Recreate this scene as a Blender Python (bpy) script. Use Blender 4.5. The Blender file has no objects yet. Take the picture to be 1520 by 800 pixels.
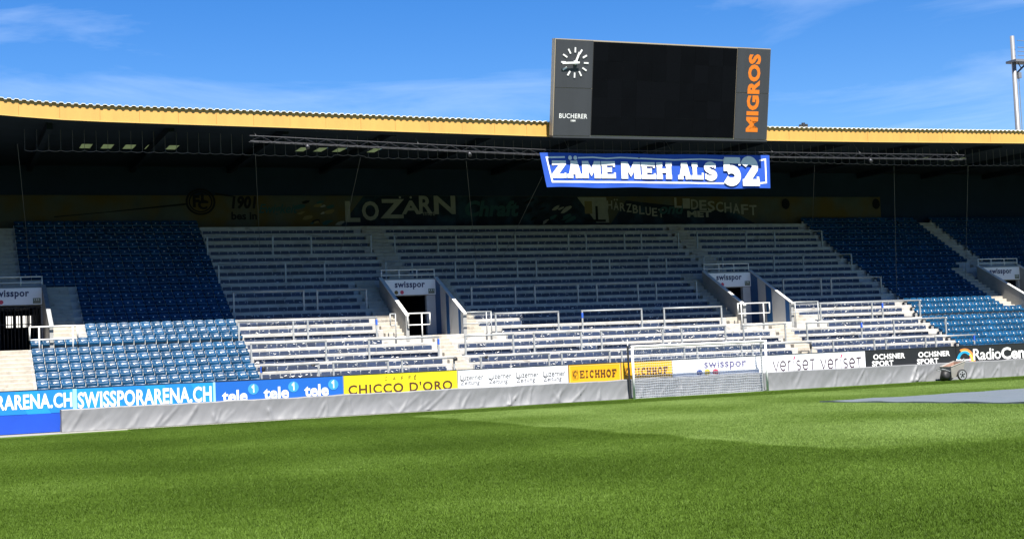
import bpy, bmesh, math, random
import numpy as np
from mathutils import Vector, Matrix

random.seed(7)
rng = np.random.default_rng(7)
SC = bpy.context.scene
COL = SC.collection

# ------------------------------------------------------------------ camera
F_PX, YAW, PITCH, ROLL = 2100.0, 0.3917, 0.0590, -0.0433
CAM = np.array([-35.347, -61.539, 2.438])
_cy, _sy, _cp, _sp = math.cos(YAW), math.sin(YAW), math.cos(PITCH), math.sin(PITCH)
W_ = np.array([_sy * _cp, _cy * _cp, _sp])
_r = np.array([_cy, -_sy, 0.0])
_u = np.cross(_r, W_)
R_ = math.cos(ROLL) * _r + math.sin(ROLL) * _u
U_ = -math.sin(ROLL) * _r + math.cos(ROLL) * _u
cam_data = bpy.data.cameras.new("camera")
cam = bpy.data.objects.new("camera", cam_data)
COL.objects.link(cam)
cam.matrix_world = Matrix(((R_[0], U_[0], -W_[0], CAM[0]), (R_[1], U_[1], -W_[1], CAM[1]),
                           (R_[2], U_[2], -W_[2], CAM[2]), (0, 0, 0, 1)))
cam_data.sensor_width = 36.0
cam_data.lens = F_PX / 1520.0 * 36.0
cam_data.clip_start = 0.1
cam_data.clip_end = 3000.0
SC.camera = cam
SC.render.resolution_x, SC.render.resolution_y = 1024, 538

# ------------------------------------------------------------------ light
SUN_DIR = Vector((0.08, 1.0, -1.66)).normalized()          # the way the light travels
SUN_EL = math.asin(-SUN_DIR.z)
SUN_ROT = math.atan2(-SUN_DIR.x, -SUN_DIR.y)
world = bpy.data.worlds.new("World")
SC.world = world
world.use_nodes = True
wn = world.node_tree.nodes
wl = world.node_tree.links
wn.clear()
wout = wn.new("ShaderNodeOutputWorld")
wbg = wn.new("ShaderNodeBackground")
wbg.inputs["Strength"].default_value = 0.05
sky = wn.new("ShaderNodeTexSky")
sky.sky_type = 'NISHITA'
sky.sun_disc = False
sky.sun_elevation = SUN_EL
sky.sun_rotation = SUN_ROT
sky.altitude = 450.0
sky.air_density = 1.0
sky.dust_density = 0.25
sky.ozone_density = 4.0
whs = wn.new("ShaderNodeHueSaturation")
whs.inputs["Saturation"].default_value = 1.38
whs.inputs["Value"].default_value = 1.06
whs.inputs["Hue"].default_value = 0.512
wtc = wn.new("ShaderNodeTexCoord")
wmp = wn.new("ShaderNodeMapping")
wmp.inputs["Rotation"].default_value = (0.0, math.radians(-25), math.radians(12))
wmp.inputs["Location"].default_value = (3.3, 1.7, 0.9)
wmp.inputs["Scale"].default_value = (1.6, 1.6, 8.0)
wno = wn.new("ShaderNodeTexNoise")
wno.inputs["Scale"].default_value = 2.1
wno.inputs["Detail"].default_value = 7.0
wno.inputs["Roughness"].default_value = 0.58
wno.inputs["Distortion"].default_value = 0.6
wrp = wn.new("ShaderNodeValToRGB")
wrp.color_ramp.elements[0].position = 0.50
wrp.color_ramp.elements[1].position = 0.78
wrp.color_ramp.elements[0].color = (0, 0, 0, 1)
wrp.color_ramp.elements[1].color = (0.30, 0.30, 0.30, 1)
wmx = wn.new("ShaderNodeMix")
wmx.data_type = 'RGBA'
wmx.inputs[7].default_value = (7.5, 8.6, 10.0, 1)
wl.new(sky.outputs[0], whs.inputs["Color"])
wl.new(wtc.outputs["Generated"], wmp.inputs[0])
wl.new(wmp.outputs[0], wno.inputs["Vector"])
wl.new(wno.outputs["Fac"], wrp.inputs[0])
wl.new(wrp.outputs[0], wmx.inputs[0])
wl.new(whs.outputs[0], wmx.inputs[6])
wl.new(wmx.outputs[2], wbg.inputs["Color"])
wl.new(wbg.outputs[0], wout.inputs[0])

sun_data = bpy.data.lights.new("sun", 'SUN')
sun_data.energy = 5.0
sun_data.angle = math.radians(0.53)
sun_data.color = (1.0, 0.955, 0.88)
sun = bpy.data.objects.new("sun", sun_data)
COL.objects.link(sun)
sun.rotation_euler = SUN_DIR.to_track_quat('-Z', 'Y').to_euler()
sun.location = (-20, -60, 80)

SC.view_settings.view_transform = 'Standard'
SC.view_settings.look = 'None'
SC.view_settings.gamma = 1.0
SC.view_settings.use_curve_mapping = False
SC.view_settings.exposure = 1.6
SC.render.engine = 'CYCLES'
SC.cycles.use_denoising = True
SC.cycles.max_bounces = 8
SC.cycles.diffuse_bounces = 3
SC.cycles.sample_clamp_indirect = 6.0

# ------------------------------------------------------------------ pixel helpers (photo pixels -> directions)
def _ray(x, y):
    return W_ + R_ * (x - 760.0) / F_PX - U_ * (y - 400.0) / F_PX
def at_y(x, y, Y):
    d = _ray(x, y); return CAM + d * ((Y - CAM[1]) / d[1])
def at_z(x, y, Z):
    d = _ray(x, y); return CAM + d * ((Z - CAM[2]) / d[2])
def at_x(x, y, X):
    d = _ray(x, y); return CAM + d * ((X - CAM[0]) / d[0])

# ------------------------------------------------------------------ materials
M = {}
ALB = 0.64      # all paints and stones below are listed for a brighter exposure
def mat(name, color, rough=0.7, metal=0.0, vary=0.0, scale=3.0, bump=0.0, bscale=30.0, spec=0.5,
        color2=None, c2pos=(0.45, 0.6), c2scale=6.0, stretch=None, coat=0.0, trans=None):
    kf = ALB * (1.25 if min(color) > 0.6 else 1.0)
    color = tuple(c * kf for c in color)
    if color2: color2 = tuple(c * kf for c in color2)
    m = bpy.data.materials.new(name)
    m.use_nodes = True
    nt = m.node_tree; N = nt.nodes; L = nt.links
    b = N["Principled BSDF"]
    b.inputs["Base Color"].default_value = (*color, 1)
    b.inputs["Roughness"].default_value = rough
    b.inputs["Metallic"].default_value = metal
    b.inputs["Specular IOR Level"].default_value = spec
    if coat: b.inputs["Coat Weight"].default_value = coat
    src = None
    if vary or color2 or bump:
        g = N.new("ShaderNodeNewGeometry")
        vec = g.outputs["Position"]
        if stretch:
            mp = N.new("ShaderNodeMapping"); mp.inputs["Scale"].default_value = stretch
            L.new(vec, mp.inputs[0]); vec = mp.outputs[0]
    if vary:
        n = N.new("ShaderNodeTexNoise"); n.inputs["Scale"].default_value = scale
        n.inputs["Detail"].default_value = 6.0; n.inputs["Roughness"].default_value = 0.65
        L.new(vec, n.inputs["Vector"])
        r = N.new("ShaderNodeMapRange"); r.inputs[1].default_value = 0.25; r.inputs[2].default_value = 0.75
        r.inputs[3].default_value = 1 - vary; r.inputs[4].default_value = 1 + vary
        L.new(n.outputs["Fac"], r.inputs[0])
        mu = N.new("ShaderNodeVectorMath"); mu.operation = 'SCALE'
        mu.inputs[0].default_value = color
        L.new(r.outputs[0], mu.inputs["Scale"])
        src = mu.outputs[0]
    if color2:
        n2 = N.new("ShaderNodeTexNoise"); n2.inputs["Scale"].default_value = c2scale
        n2.inputs["Detail"].default_value = 4.0
        L.new(vec, n2.inputs["Vector"])
        rp = N.new("ShaderNodeValToRGB")
        rp.color_ramp.elements[0].position = c2pos[0]; rp.color_ramp.elements[1].position = c2pos[1]
        L.new(n2.outputs["Fac"], rp.inputs[0])
        mx = N.new("ShaderNodeMix"); mx.data_type = 'RGBA'
        L.new(rp.outputs[0], mx.inputs[0])
        if src is not None: L.new(src, mx.inputs[6])
        else: mx.inputs[6].default_value = (*color, 1)
        mx.inputs[7].default_value = (*color2, 1)
        src = mx.outputs[2]
    if src is not None: L.new(src, b.inputs["Base Color"])
    if bump:
        n3 = N.new("ShaderNodeTexNoise"); n3.inputs["Scale"].default_value = bscale
        n3.inputs["Detail"].default_value = 4.0
        L.new(vec, n3.inputs["Vector"])
        bp = N.new("ShaderNodeBump"); bp.inputs["Strength"].default_value = bump
        bp.inputs["Distance"].default_value = 0.02
        L.new(n3.outputs["Fac"], bp.inputs["Height"]); L.new(bp.outputs[0], b.inputs["Normal"])
    if trans:
        t = N.new("ShaderNodeBsdfTranslucent"); t.inputs[0].default_value = (*trans, 1)
        ad = N.new("ShaderNodeMixShader"); ad.inputs[0].default_value = 0.6
        L.new(b.outputs[0], ad.inputs[1]); L.new(t.outputs[0], ad.inputs[2])
        L.new(ad.outputs[0], N["Material Output"].inputs[0])
    M[name] = m
    return m

mat("concrete", (0.53, 0.515, 0.485), 0.85, vary=0.24, scale=1.3, bump=0.25, bscale=40, color2=(0.30, 0.28, 0.245), c2pos=(0.58, 0.78), c2scale=2.2, stretch=(1, 1, 2.5))
mat("stair_concrete", (0.52, 0.475, 0.40), 0.85, vary=0.18, scale=2.3, bump=0.25, bscale=35, color2=(0.34, 0.30, 0.25), c2pos=(0.55, 0.75), c2scale=3.0)
mat("wall_concrete", (0.36, 0.36, 0.35), 0.85, vary=0.14, scale=1.6, bump=0.2, bscale=25)
mat("kerb", (0.30, 0.295, 0.27), 0.9, vary=0.15, scale=2.0, bump=0.2)
mat("bench_blue", (0.014, 0.030, 0.076), 0.55, vary=0.22, scale=5.0, color2=(0.62, 0.63, 0.62), c2pos=(0.665, 0.70), c2scale=7.0, stretch=(1, 1, 1.6))
mat("seat_blue", (0.005, 0.060, 0.145), 0.34, vary=0.16, scale=2.0, spec=0.20)
def per_piece(name, amount):
    """each seat faded a little differently"""
    nt = M[name].node_tree; N = nt.nodes; L = nt.links; b = N["Principled BSDF"]
    src = b.inputs["Base Color"].links[0].from_socket
    oi_ = N.new("ShaderNodeObjectInfo"); g = N.new("ShaderNodeNewGeometry")
    ad = N.new("ShaderNodeMath"); ad.operation = 'ADD'; L.new(oi_.outputs["Random"], ad.inputs[0]); L.new(g.outputs["Random Per Island"], ad.inputs[1])
    fr = N.new("ShaderNodeMath"); fr.operation = 'FRACT'; L.new(ad.outputs[0], fr.inputs[0])
    mr = N.new("ShaderNodeMapRange"); mr.inputs[3].default_value = 1 - amount; mr.inputs[4].default_value = 1 + amount; L.new(fr.outputs[0], mr.inputs[0])
    sc = N.new("ShaderNodeVectorMath"); sc.operation = 'SCALE'; L.new(src, sc.inputs[0]); L.new(mr.outputs[0], sc.inputs["Scale"])
    L.new(sc.outputs[0], b.inputs["Base Color"])
per_piece("seat_blue", 0.22)
per_piece("bench_blue", 0.25)
mat("seat_white", (0.75, 0.74, 0.70), 0.5)
mat("galv", (0.42, 0.44, 0.45), 0.5, metal=0.25, vary=0.18, scale=5.0)
mat("rail_white", (0.70, 0.70, 0.68), 0.45, metal=0.0, vary=0.06, scale=4.0)
mat("tape_blue", (0.03, 0.12, 0.62), 0.5)
mat("black", (0.012, 0.012, 0.013), 0.6)
mat("dark_steel", (0.035, 0.037, 0.04), 0.55, metal=0.3)
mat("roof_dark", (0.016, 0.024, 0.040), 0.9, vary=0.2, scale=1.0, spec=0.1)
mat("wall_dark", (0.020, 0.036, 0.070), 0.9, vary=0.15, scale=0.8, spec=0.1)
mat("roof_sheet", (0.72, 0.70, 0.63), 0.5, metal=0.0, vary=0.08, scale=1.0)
mat("fascia", (0.68, 0.372, 0.080), 0.55, vary=0.11, scale=1.6, stretch=(1, 1, 0.2))
mat("fascia_lip", (0.80, 0.50, 0.14), 0.5)
mat("skylight", (0.5, 0.55, 0.42), 0.5, trans=(0.27, 0.31, 0.21), vary=0.35, scale=5.0)
mat("board_grey", (0.040, 0.044, 0.052), 0.6, vary=0.13, scale=1.2, stretch=(2.5, 1, 0.25))
mat("board_edge", (0.50, 0.42, 0.30), 0.5)
mat("screen", (0.0025, 0.0032, 0.0045), 0.7, vary=0.25, scale=0.8, spec=0.03)
mat("screen_b", (0.0032, 0.0040, 0.0056), 0.7, spec=0.03)
mat("white_paint", (0.80, 0.80, 0.78), 0.5)
mat("white_board", (0.78, 0.80, 0.84), 0.45, vary=0.04, scale=1.2)
mat("orange", (0.85, 0.22, 0.012), 0.45)
mat("flag_blue", (0.003, 0.078, 0.52), 0.75, vary=0.07, scale=2.0)
mat("flag_white", (0.80, 0.81, 0.82), 0.8, vary=0.04, scale=4.0)
mat("ad_cyan", (0.012, 0.30, 0.76), 0.45, vary=0.06, scale=1.0)
mat("ad_cyan2", (0.010, 0.235, 0.66), 0.45, vary=0.06, scale=1.0)
mat("ad_blue", (0.008, 0.13, 0.55), 0.45, vary=0.06, scale=1.0)
mat("ad_base_blue", (0.003, 0.07, 0.55), 0.5, vary=0.08, scale=1.2)
mat("ad_yellow", (0.88, 0.78, 0.012), 0.45, vary=0.04, scale=1.0)
mat("ad_amber", (0.86, 0.44, 0.006), 0.45, vary=0.05, scale=1.5)
mat("ad_amber_line", (0.88, 0.62, 0.12), 0.45)
mat("ad_black", (0.018, 0.020, 0.024), 0.45, vary=0.2, scale=1.0)
mat("ink_brown", (0.10, 0.035, 0.008), 0.5)
mat("ink_grey", (0.12, 0.115, 0.11), 0.5)
mat("ink_navy", (0.025, 0.035, 0.13), 0.5)
mat("ink_plum", (0.075, 0.04, 0.055), 0.5)
mat("ink_purple", (0.09, 0.07, 0.22), 0.5)
mat("dot_blue", (0.03, 0.07, 0.33), 0.5)
mat("dot_yellow", (0.85, 0.55, 0.02), 0.5)
mat("dot_red", (0.72, 0.04, 0.10), 0.5)
mat("logo_cyan", (0.05, 0.34, 0.68), 0.45)
mat("logo_white_blue", (0.35, 0.65, 0.88), 0.45)
mat("rainbow_blue", (0.02, 0.36, 0.66), 0.5)
mat("rainbow_yellow", (0.90, 0.72, 0.10), 0.5)
mat("rainbow_orange", (0.88, 0.30, 0.08), 0.5)
mat("pink", (0.85, 0.10, 0.20), 0.5)
mat("cover_grey", (0.215, 0.22, 0.23), 0.55, vary=0.07, scale=1.1, spec=0.5)
mat("tarp", (0.145, 0.175, 0.205), 0.5, vary=0.08, scale=0.8, bump=0.3, bscale=3.0)
mat("net_white", (0.62, 0.66, 0.72), 0.7)
mat("net_blue", (0.20, 0.27, 0.38), 0.7)
mat("goal_white", (0.82, 0.82, 0.81), 0.6, spec=0.12)
mat("truss", (0.08, 0.08, 0.09), 0.5, metal=0.6)
mat("rope", (0.17, 0.16, 0.20), 0.8)
mat("cable", (0.12, 0.125, 0.13), 0.6)
mat("stripe_blue", (0.012, 0.10, 0.30), 0.5, vary=0.06, scale=2.0)
mat("stripe_white", (0.58, 0.61, 0.65), 0.55, vary=0.06, scale=2.0)
mat("exit_green", (0.10, 0.16, 0.10), 0.5)
mat("mast", (0.25, 0.255, 0.265), 0.5, metal=0.3, vary=0.1, scale=2.0)
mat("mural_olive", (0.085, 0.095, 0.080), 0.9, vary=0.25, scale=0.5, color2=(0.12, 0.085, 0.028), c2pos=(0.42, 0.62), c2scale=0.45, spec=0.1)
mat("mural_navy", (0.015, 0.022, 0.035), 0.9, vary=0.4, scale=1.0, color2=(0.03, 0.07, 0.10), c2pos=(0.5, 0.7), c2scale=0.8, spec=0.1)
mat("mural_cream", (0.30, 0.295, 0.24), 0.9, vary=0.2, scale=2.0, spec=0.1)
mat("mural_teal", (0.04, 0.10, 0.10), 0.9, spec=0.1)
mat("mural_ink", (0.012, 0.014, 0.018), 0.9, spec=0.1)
mat("cart_beige", (0.38, 0.365, 0.33), 0.6, vary=0.18, scale=4.0)
mat("cart_rust", (0.30, 0.17, 0.12), 0.7, vary=0.2, scale=5.0)
mat("tyre", (0.03, 0.03, 0.032), 0.8)
mat("outside_wall", (0.75, 0.74, 0.70), 0.8)
mat("ground", (0.16, 0.155, 0.145), 0.95, vary=0.2, scale=0.3)
mat("gold", (0.20, 0.16, 0.07), 0.9, spec=0.1)

def grass_mat(name, blades):
    m = bpy.data.materials.new(name); m.use_nodes = True
    nt = m.node_tree; N = nt.nodes; L = nt.links
    b = N["Principled BSDF"]
    b.inputs["Roughness"].default_value = 0.55 if blades else 0.9
    b.inputs["Specular IOR Level"].default_value = 0.10 if blades else 0.05
    g = N.new("ShaderNodeNewGeometry")
    sep = N.new("ShaderNodeSeparateXYZ"); L.new(g.outputs["Position"], sep.inputs[0])
    def math_(op, a, c=None, clamp=False):
        n = N.new("ShaderNodeMath"); n.operation = op; n.use_clamp = clamp
        for i, v in enumerate((a, c)):
            if v is None: continue
            if isinstance(v, (int, float)): n.inputs[i].default_value = v
            else: L.new(v, n.inputs[i])
        return n.outputs[0]
    def noise(scale, detail=3.0, vec=None):
        n = N.new("ShaderNodeTexNoise"); n.inputs["Scale"].default_value = scale; n.inputs["Detail"].default_value = detail
        L.new(vec or g.outputs["Position"], n.inputs["Vector"]); return n.outputs["Fac"]
    X, Y = sep.outputs[0], sep.outputs[1]
    wob = math_('MULTIPLY', math_('SUBTRACT', noise(0.35), 0.5), 1.6)
    Xw = math_('ADD', X, wob); Yw = math_('ADD', Y, wob)
    def step(v, edge, soft):          # 0 below the edge, 1 above it
        r = N.new("ShaderNodeMapRange"); r.interpolation_type = 'SMOOTHSTEP'
        r.inputs[1].default_value = edge - soft; r.inputs[2].default_value = edge + soft
        L.new(v, r.inputs[0]); return r.outputs[0]
    # mown patches: right half rolled towards the stand, left half away from it, cross bands 5.5 m wide
    rightside = step(Xw, -17.0, 0.25)
    back = math_('SUBTRACT', 1.0, step(Yw, -5.6, 0.3))
    front = step(Yw, -36.0, 1.6)
    light = math_('MULTIPLY', math_('MULTIPLY', rightside, back), front)
    cross = math_('SINE', math_('MULTIPLY', Yw, 2 * math.pi / 11.0))
    along = math_('SINE', math_('MULTIPLY', Xw, 2 * math.pi / 7.0))
    fac = math_('ADD', math_('MULTIPLY', light, 0.50), math_('MULTIPLY', cross, 0.10))
    fac = math_('ADD', fac, math_('MULTIPLY', along, 0.07))
    fac = math_('ADD', fac, math_('MULTIPLY', math_('SUBTRACT', noise(0.22, 4), 0.5), 0.55))
    fac = math_('ADD', fac, math_('MULTIPLY', math_('SUBTRACT', noise(2.6, 5), 0.5), 0.55))
    fac = math_('ADD', fac, 0.22)
    if blades:
        fac = math_('ADD', fac, math_('MULTIPLY', math_('SUBTRACT', g.outputs["Random Per Island"], 0.5), 0.34))
    else:
        fac = math_('ADD', fac, math_('MULTIPLY', math_('SUBTRACT', noise(16.0, 6), 0.5), 1.5))
    fac = math_('ADD', fac, 0.0, True)
    rp = N.new("ShaderNodeValToRGB")
    e = rp.color_ramp.elements
    k = 1.0 if blades else 0.75
    e[0].position = 0.0; e[0].color = (0.0480 * k, 0.0880 * k, 0.0085 * k, 1)
    e[1].position = 1.0; e[1].color = (0.1980 * k, 0.2820 * k, 0.0780 * k, 1)
    md = e.new(0.45); md.color = (0.0870 * k, 0.1480 * k, 0.0190 * k, 1)
    L.new(fac, rp.inputs[0]); L.new(rp.outputs[0], b.inputs["Base Color"])
    if blades:
        t = N.new("ShaderNodeBsdfTranslucent"); L.new(rp.outputs[0], t.inputs[0])
        mx = N.new("ShaderNodeMixShader"); mx.inputs[0].default_value = 0.3
        L.new(b.outputs[0], mx.inputs[1]); L.new(t.outputs[0], mx.inputs[2])
        L.new(mx.outputs[0], N["Material Output"].inputs[0])
    else:
        bp = N.new("ShaderNodeBump"); bp.inputs["Strength"].default_value = 0.6; bp.inputs["Distance"].default_value = 0.03
        L.new(noise(45.0, 4), bp.inputs["Height"]); L.new(bp.outputs[0], b.inputs["Normal"])
    M[name] = m
grass_mat("turf", False)
grass_mat("grass", True)

# ------------------------------------------------------------------ mesh helpers
class MB:
    def __init__(s): s.v = []; s.f = []; s.m = []; s.mats = []
    def _mi(s, m):
        if m is None: return 0
        if m not in s.mats: s.mats.append(m)
        return s.mats.index(m)
    def add(s, vs, fs, m=None):
        o = len(s.v); s.v += [tuple(map(float, p)) for p in vs]
        i = s._mi(m)
        for f in fs: s.f.append([o + k for k in f]); s.m.append(i)
        return s
    def box(s, x0, x1, y0, y1, z0, z1, m=None):
        return s.add([(x0, y0, z0), (x1, y0, z0), (x1, y1, z0), (x0, y1, z0), (x0, y0, z1), (x1, y0, z1), (x1, y1, z1), (x0, y1, z1)],
                     [(0, 3, 2, 1), (4, 5, 6, 7), (0, 1, 5, 4), (1, 2, 6, 5), (2, 3, 7, 6), (3, 0, 4, 7)], m)
    def prism_x(s, yz, x0, x1, m=None):
        n = len(yz)
        vs = [(x0, y, z) for y, z in yz] + [(x1, y, z) for y, z in yz]
        fs = [tuple(range(n)), tuple(range(2 * n - 1, n - 1, -1))]
        fs += [((i + 1) % n, i, n + i, n + (i + 1) % n) for i in range(n)]
        return s.add(vs, fs, m)
    def tube(s, a, b, r, n=8, m=None, r2=None):
        a, b = Vector(a), Vector(b); d = (b - a)
        if d.length < 1e-6: return s
        d.normalize()
        u = d.orthogonal().normalized(); w = d.cross(u)
        r2 = r if r2 is None else r2
        vs = []
        for p, rr in ((a, r), (b, r2)):
            for i in range(n):
                t = 2 * math.pi * i / n
                vs.append(p + (u * math.cos(t) + w * math.sin(t)) * rr)
        fs = [(i, (i + 1) % n, n + (i + 1) % n, n + i) for i in range(n)] + [tuple(range(n - 1, -1, -1)), tuple(range(n, 2 * n))]
        return s.add(vs, fs, m)
    def path(s, pts, r, n=6, m=None):
        pts = [Vector(p) for p in pts]
        vs = []; fs = []
        up = Vector((0, 1, 0.13)).normalized()
        for i, p in enumerate(pts):
            d = (pts[min(i + 1, len(pts) - 1)] - pts[max(i - 1, 0)]).normalized()
            u = d.cross(up)
            if u.length < 1e-3: u = d.orthogonal()
            u.normalize(); w = d.cross(u)
            for k in range(n):
                t = 2 * math.pi * k / n
                vs.append(p + (u * math.cos(t) + w * math.sin(t)) * r)
        for i in range(len(pts) - 1):
            for k in range(n):
                fs.append((i * n + k, i * n + (k + 1) % n, (i + 1) * n + (k + 1) % n, (i + 1) * n + k))
        return s.add(vs, fs, m)
    def mesh(s, name, material=None, smooth=False):
        me = bpy.data.meshes.new(name)
        me.from_pydata(s.v, [], s.f)
        if s.mats:
            for k in s.mats: me.materials.append(M[k])
            me.polygons.foreach_set("material_index", s.m)
        elif material: me.materials.append(M[material])
        if smooth: me.polygons.foreach_set("use_smooth", [True] * len(me.polygons))
        me.update()
        return me
    def obj(s, name, material=None, parent=None, smooth=False):
        return link(name, s.mesh(name, material, smooth), parent)

def link(name, me, parent=None, loc=None):
    o = bpy.data.objects.new(name, me)
    COL.objects.link(o)
    if parent is not None: o.parent = parent
    if loc is not None: o.location = loc
    return o
def thing(name, label, cat, loc=(0, 0, 0), group=None):
    o = bpy.data.objects.new(name, None); COL.objects.link(o)
    o.location = loc; o.empty_display_size = 0.2
    return tag(o, label, cat, group)
def tag(o, label, cat, group=None):
    o["label"] = label; o["category"] = cat
    if group: o["group"] = group
    return o
def structure(o): o["kind"] = "structure"; return o
def recentre(o, base):
    """move a top-level mesh's origin to its base without moving its shape"""
    o.data.transform(Matrix.Translation(-Vector(base))); o.location = base
    return o

# a thing built in world coordinates whose Empty stands at its base
class Thing:
    def __init__(s, name, label, cat, base, group=None):
        s.base = Vector(base); s.o = thing(name, label, cat, base, group)
    def part(s, name, mb, material=None, smooth=False, parent=None):
        if isinstance(mb, Sheet):
            for g in mb.groups:
                if g.v: o = s.part(name, g, material, smooth, parent)
            return o
        me = mb.mesh(name, material, smooth)
        me.transform(Matrix.Translation(-s.base))
        return link(name, me, parent or s.o)

ORD = ["zeroth", "first", "second", "third", "fourth", "fifth", "sixth", "seventh", "eighth", "ninth", "tenth", "eleventh", "twelfth",
       "thirteenth", "fourteenth", "fifteenth", "sixteenth", "seventeenth", "eighteenth", "nineteenth", "twentieth", "twenty-first",
       "twenty-second", "twenty-third", "twenty-fourth"]

# ------------------------------------------------------------------ lettering
_font_cache = {}
def glyph_mesh(txt, bold=0.0, spacing=1.0, shear=0.0):
    """text as flat polygons in its own unit box: returns verts (n,2) scaled to 0..1 and faces"""
    key = (txt, bold, spacing, shear)
    if key in _font_cache: return _font_cache[key]
    cu = bpy.data.curves.new("lettering", 'FONT')
    cu.body = txt; cu.offset = bold; cu.space_character = spacing; cu.shear = shear
    cu.resolution_u = 3; cu.fill_mode = 'FRONT'
    o = bpy.data.objects.new("lettering", cu); COL.objects.link(o)
    dg = bpy.context.evaluated_depsgraph_get(); dg.update()
    me = bpy.data.meshes.new_from_object(o.evaluated_get(dg))
    v = np.array([(p.co.x, p.co.y) for p in me.vertices]); f = [tuple(p.vertices) for p in me.polygons]
    bpy.data.objects.remove(o); bpy.data.curves.remove(cu); bpy.data.meshes.remove(me)
    lo, hi = v.min(0), v.max(0)
    v = (v - lo) / (hi - lo)
    _font_cache[key] = (v, f)
    return v, f

def strokes_mesh(strokes):
    """each stroke = (polyline, width): a ribbon without overlaps inside itself"""
    out = []
    for pts, w in strokes:
        p = np.array(pts, float); n = len(p); vs = []
        for i in range(n):
            if i == 0: d0 = d1 = p[1] - p[0]
            elif i == n - 1: d0 = d1 = p[-1] - p[-2]
            else: d0, d1 = p[i] - p[i - 1], p[i + 1] - p[i]
            d0 = d0 / np.linalg.norm(d0); d1 = d1 / np.linalg.norm(d1)
            n0 = np.array([-d0[1], d0[0]]); n1 = np.array([-d1[1], d1[0]])
            nn = n0 + n1; nn = nn / np.linalg.norm(nn)
            k = min(1.0 / max(nn @ n1, 0.3), 1.8)
            vs += [p[i] + nn * w / 2 * k, p[i] - nn * w / 2 * k]
        out.append((np.array(vs), [(2 * i, 2 * i + 1, 2 * i + 3, 2 * i + 2) for i in range(n - 1)]))
    return out

def arc(cx, cy, rx, ry, a0, a1, n=14):
    return [(cx + rx * math.cos(math.radians(a0 + (a1 - a0) * i / n)), cy + ry * math.sin(math.radians(a0 + (a1 - a0) * i / n))) for i in range(n + 1)]

# fat slab-serif capitals (unit box) made of strokes
def slab(ch, t=0.26, s=0.17):
    H = lambda x0, x1, y: ([(x0, y), (x1, y)], s)
    V = lambda x, y0=0.0, y1=1.0: ([(x, y0), (x, y1)], t)
    b, tp = s / 2, 1 - s / 2
    if ch == "Z": return [H(0.04, 0.96, tp), H(0.04, 0.96, b), ([(0.16, 0.14), (0.80, 0.86)], t), ([(0.10, 0.72), (0.10, 1.0)], 0.13), ([(0.90, 0.0), (0.90, 0.30)], 0.13)]
    if ch == "A": return [([(0.20, 0.02), (0.46, 0.98)], t * 0.8), ([(0.80, 0.02), (0.54, 0.98)], t * 1.05), H(0.28, 0.72, 0.34), H(0.0, 0.40, b), H(0.56, 1.0, b), H(0.24, 0.62, tp)]
    if ch == "M": return [V(0.17), V(0.83), ([(0.22, 0.96), (0.50, 0.34), (0.78, 0.96)], t * 0.75), H(0.0, 0.34, b), H(0.66, 1.0, b), H(0.0, 0.28, tp), H(0.72, 1.0, tp)]
    if ch == "E": return [V(0.24), H(0.02, 0.94, tp), H(0.02, 0.98, b), H(0.3, 0.72, 0.5), ([(0.88, 0.66), (0.88, 1.0)], 0.13), ([(0.92, 0.0), (0.92, 0.34)], 0.13), ([(0.68, 0.36), (0.68, 0.64)], 0.10)]
    if ch == "H": return [V(0.20), V(0.80), H(0.2, 0.8, 0.5), H(0.0, 0.40, b), H(0.60, 1.0, b), H(0.0, 0.40, tp), H(0.60, 1.0, tp)]
    if ch == "L": return [V(0.28), H(0.02, 0.98, b), H(0.06, 0.52, tp), ([(0.91, 0.0), (0.91, 0.40)], 0.14)]
    if ch == "S": return [(arc(0.5, 0.73, 0.33, 0.19, 20, 270, 16)[:-1] + arc(0.5, 0.27, 0.35, 0.19, 90, -160, 16), t * 0.92), ([(0.86, 0.66), (0.86, 0.98)], 0.12), ([(0.13, 0.02), (0.13, 0.36)], 0.12)]
    if ch == "I": return [V(0.5), H(0.12, 0.88, b), H(0.12, 0.88, tp)]
    if ch == "C": return [(arc(0.55, 0.5, 0.36, 0.42, 45, 315, 20), t * 0.9), ([(0.84, 0.62), (0.84, 0.96)], 0.11)]
    if ch == "O": return [(arc(0.5, 0.5, 0.38, 0.42, 0, 180, 14), t * 0.9), (arc(0.5, 0.5, 0.38, 0.42, 180, 360, 14), t * 0.9)]
    if ch == "F": return [V(0.26), H(0.02, 0.96, tp), H(0.02, 0.54, b), H(0.3, 0.72, 0.48), ([(0.90, 0.66), (0.90, 1.0)], 0.13)]
    if ch == "R": return [V(0.22), H(0.0, 0.44, b), H(0.02, 0.5, tp), (arc(0.45, 0.72, 0.36, 0.21, 100, -100, 12), t * 0.8), ([(0.45, 0.5), (0.9, 0.04)], t * 0.9)]
    if ch == "N": return [V(0.16), V(0.84), ([(0.16, 0.95), (0.84, 0.05)], t * 0.9), H(0.0, 0.36, b), H(0.64, 1.0, tp)]
    if ch == "5": return [H(0.10, 0.96, 0.92), V(0.22, 0.50, 0.98), (arc(0.46, 0.32, 0.34, 0.25, 130, -150, 16), t * 0.95), ([(0.92, 0.72), (0.92, 1.0)], 0.12)]
    if ch == "2": return [(arc(0.46, 0.70, 0.34, 0.22, 170, -20, 14) + [(0.22, 0.10)], t * 0.95), H(0.04, 1.0, 0.10), ([(0.92, 0.0), (0.92, 0.32)], 0.13)]
    return []

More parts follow.
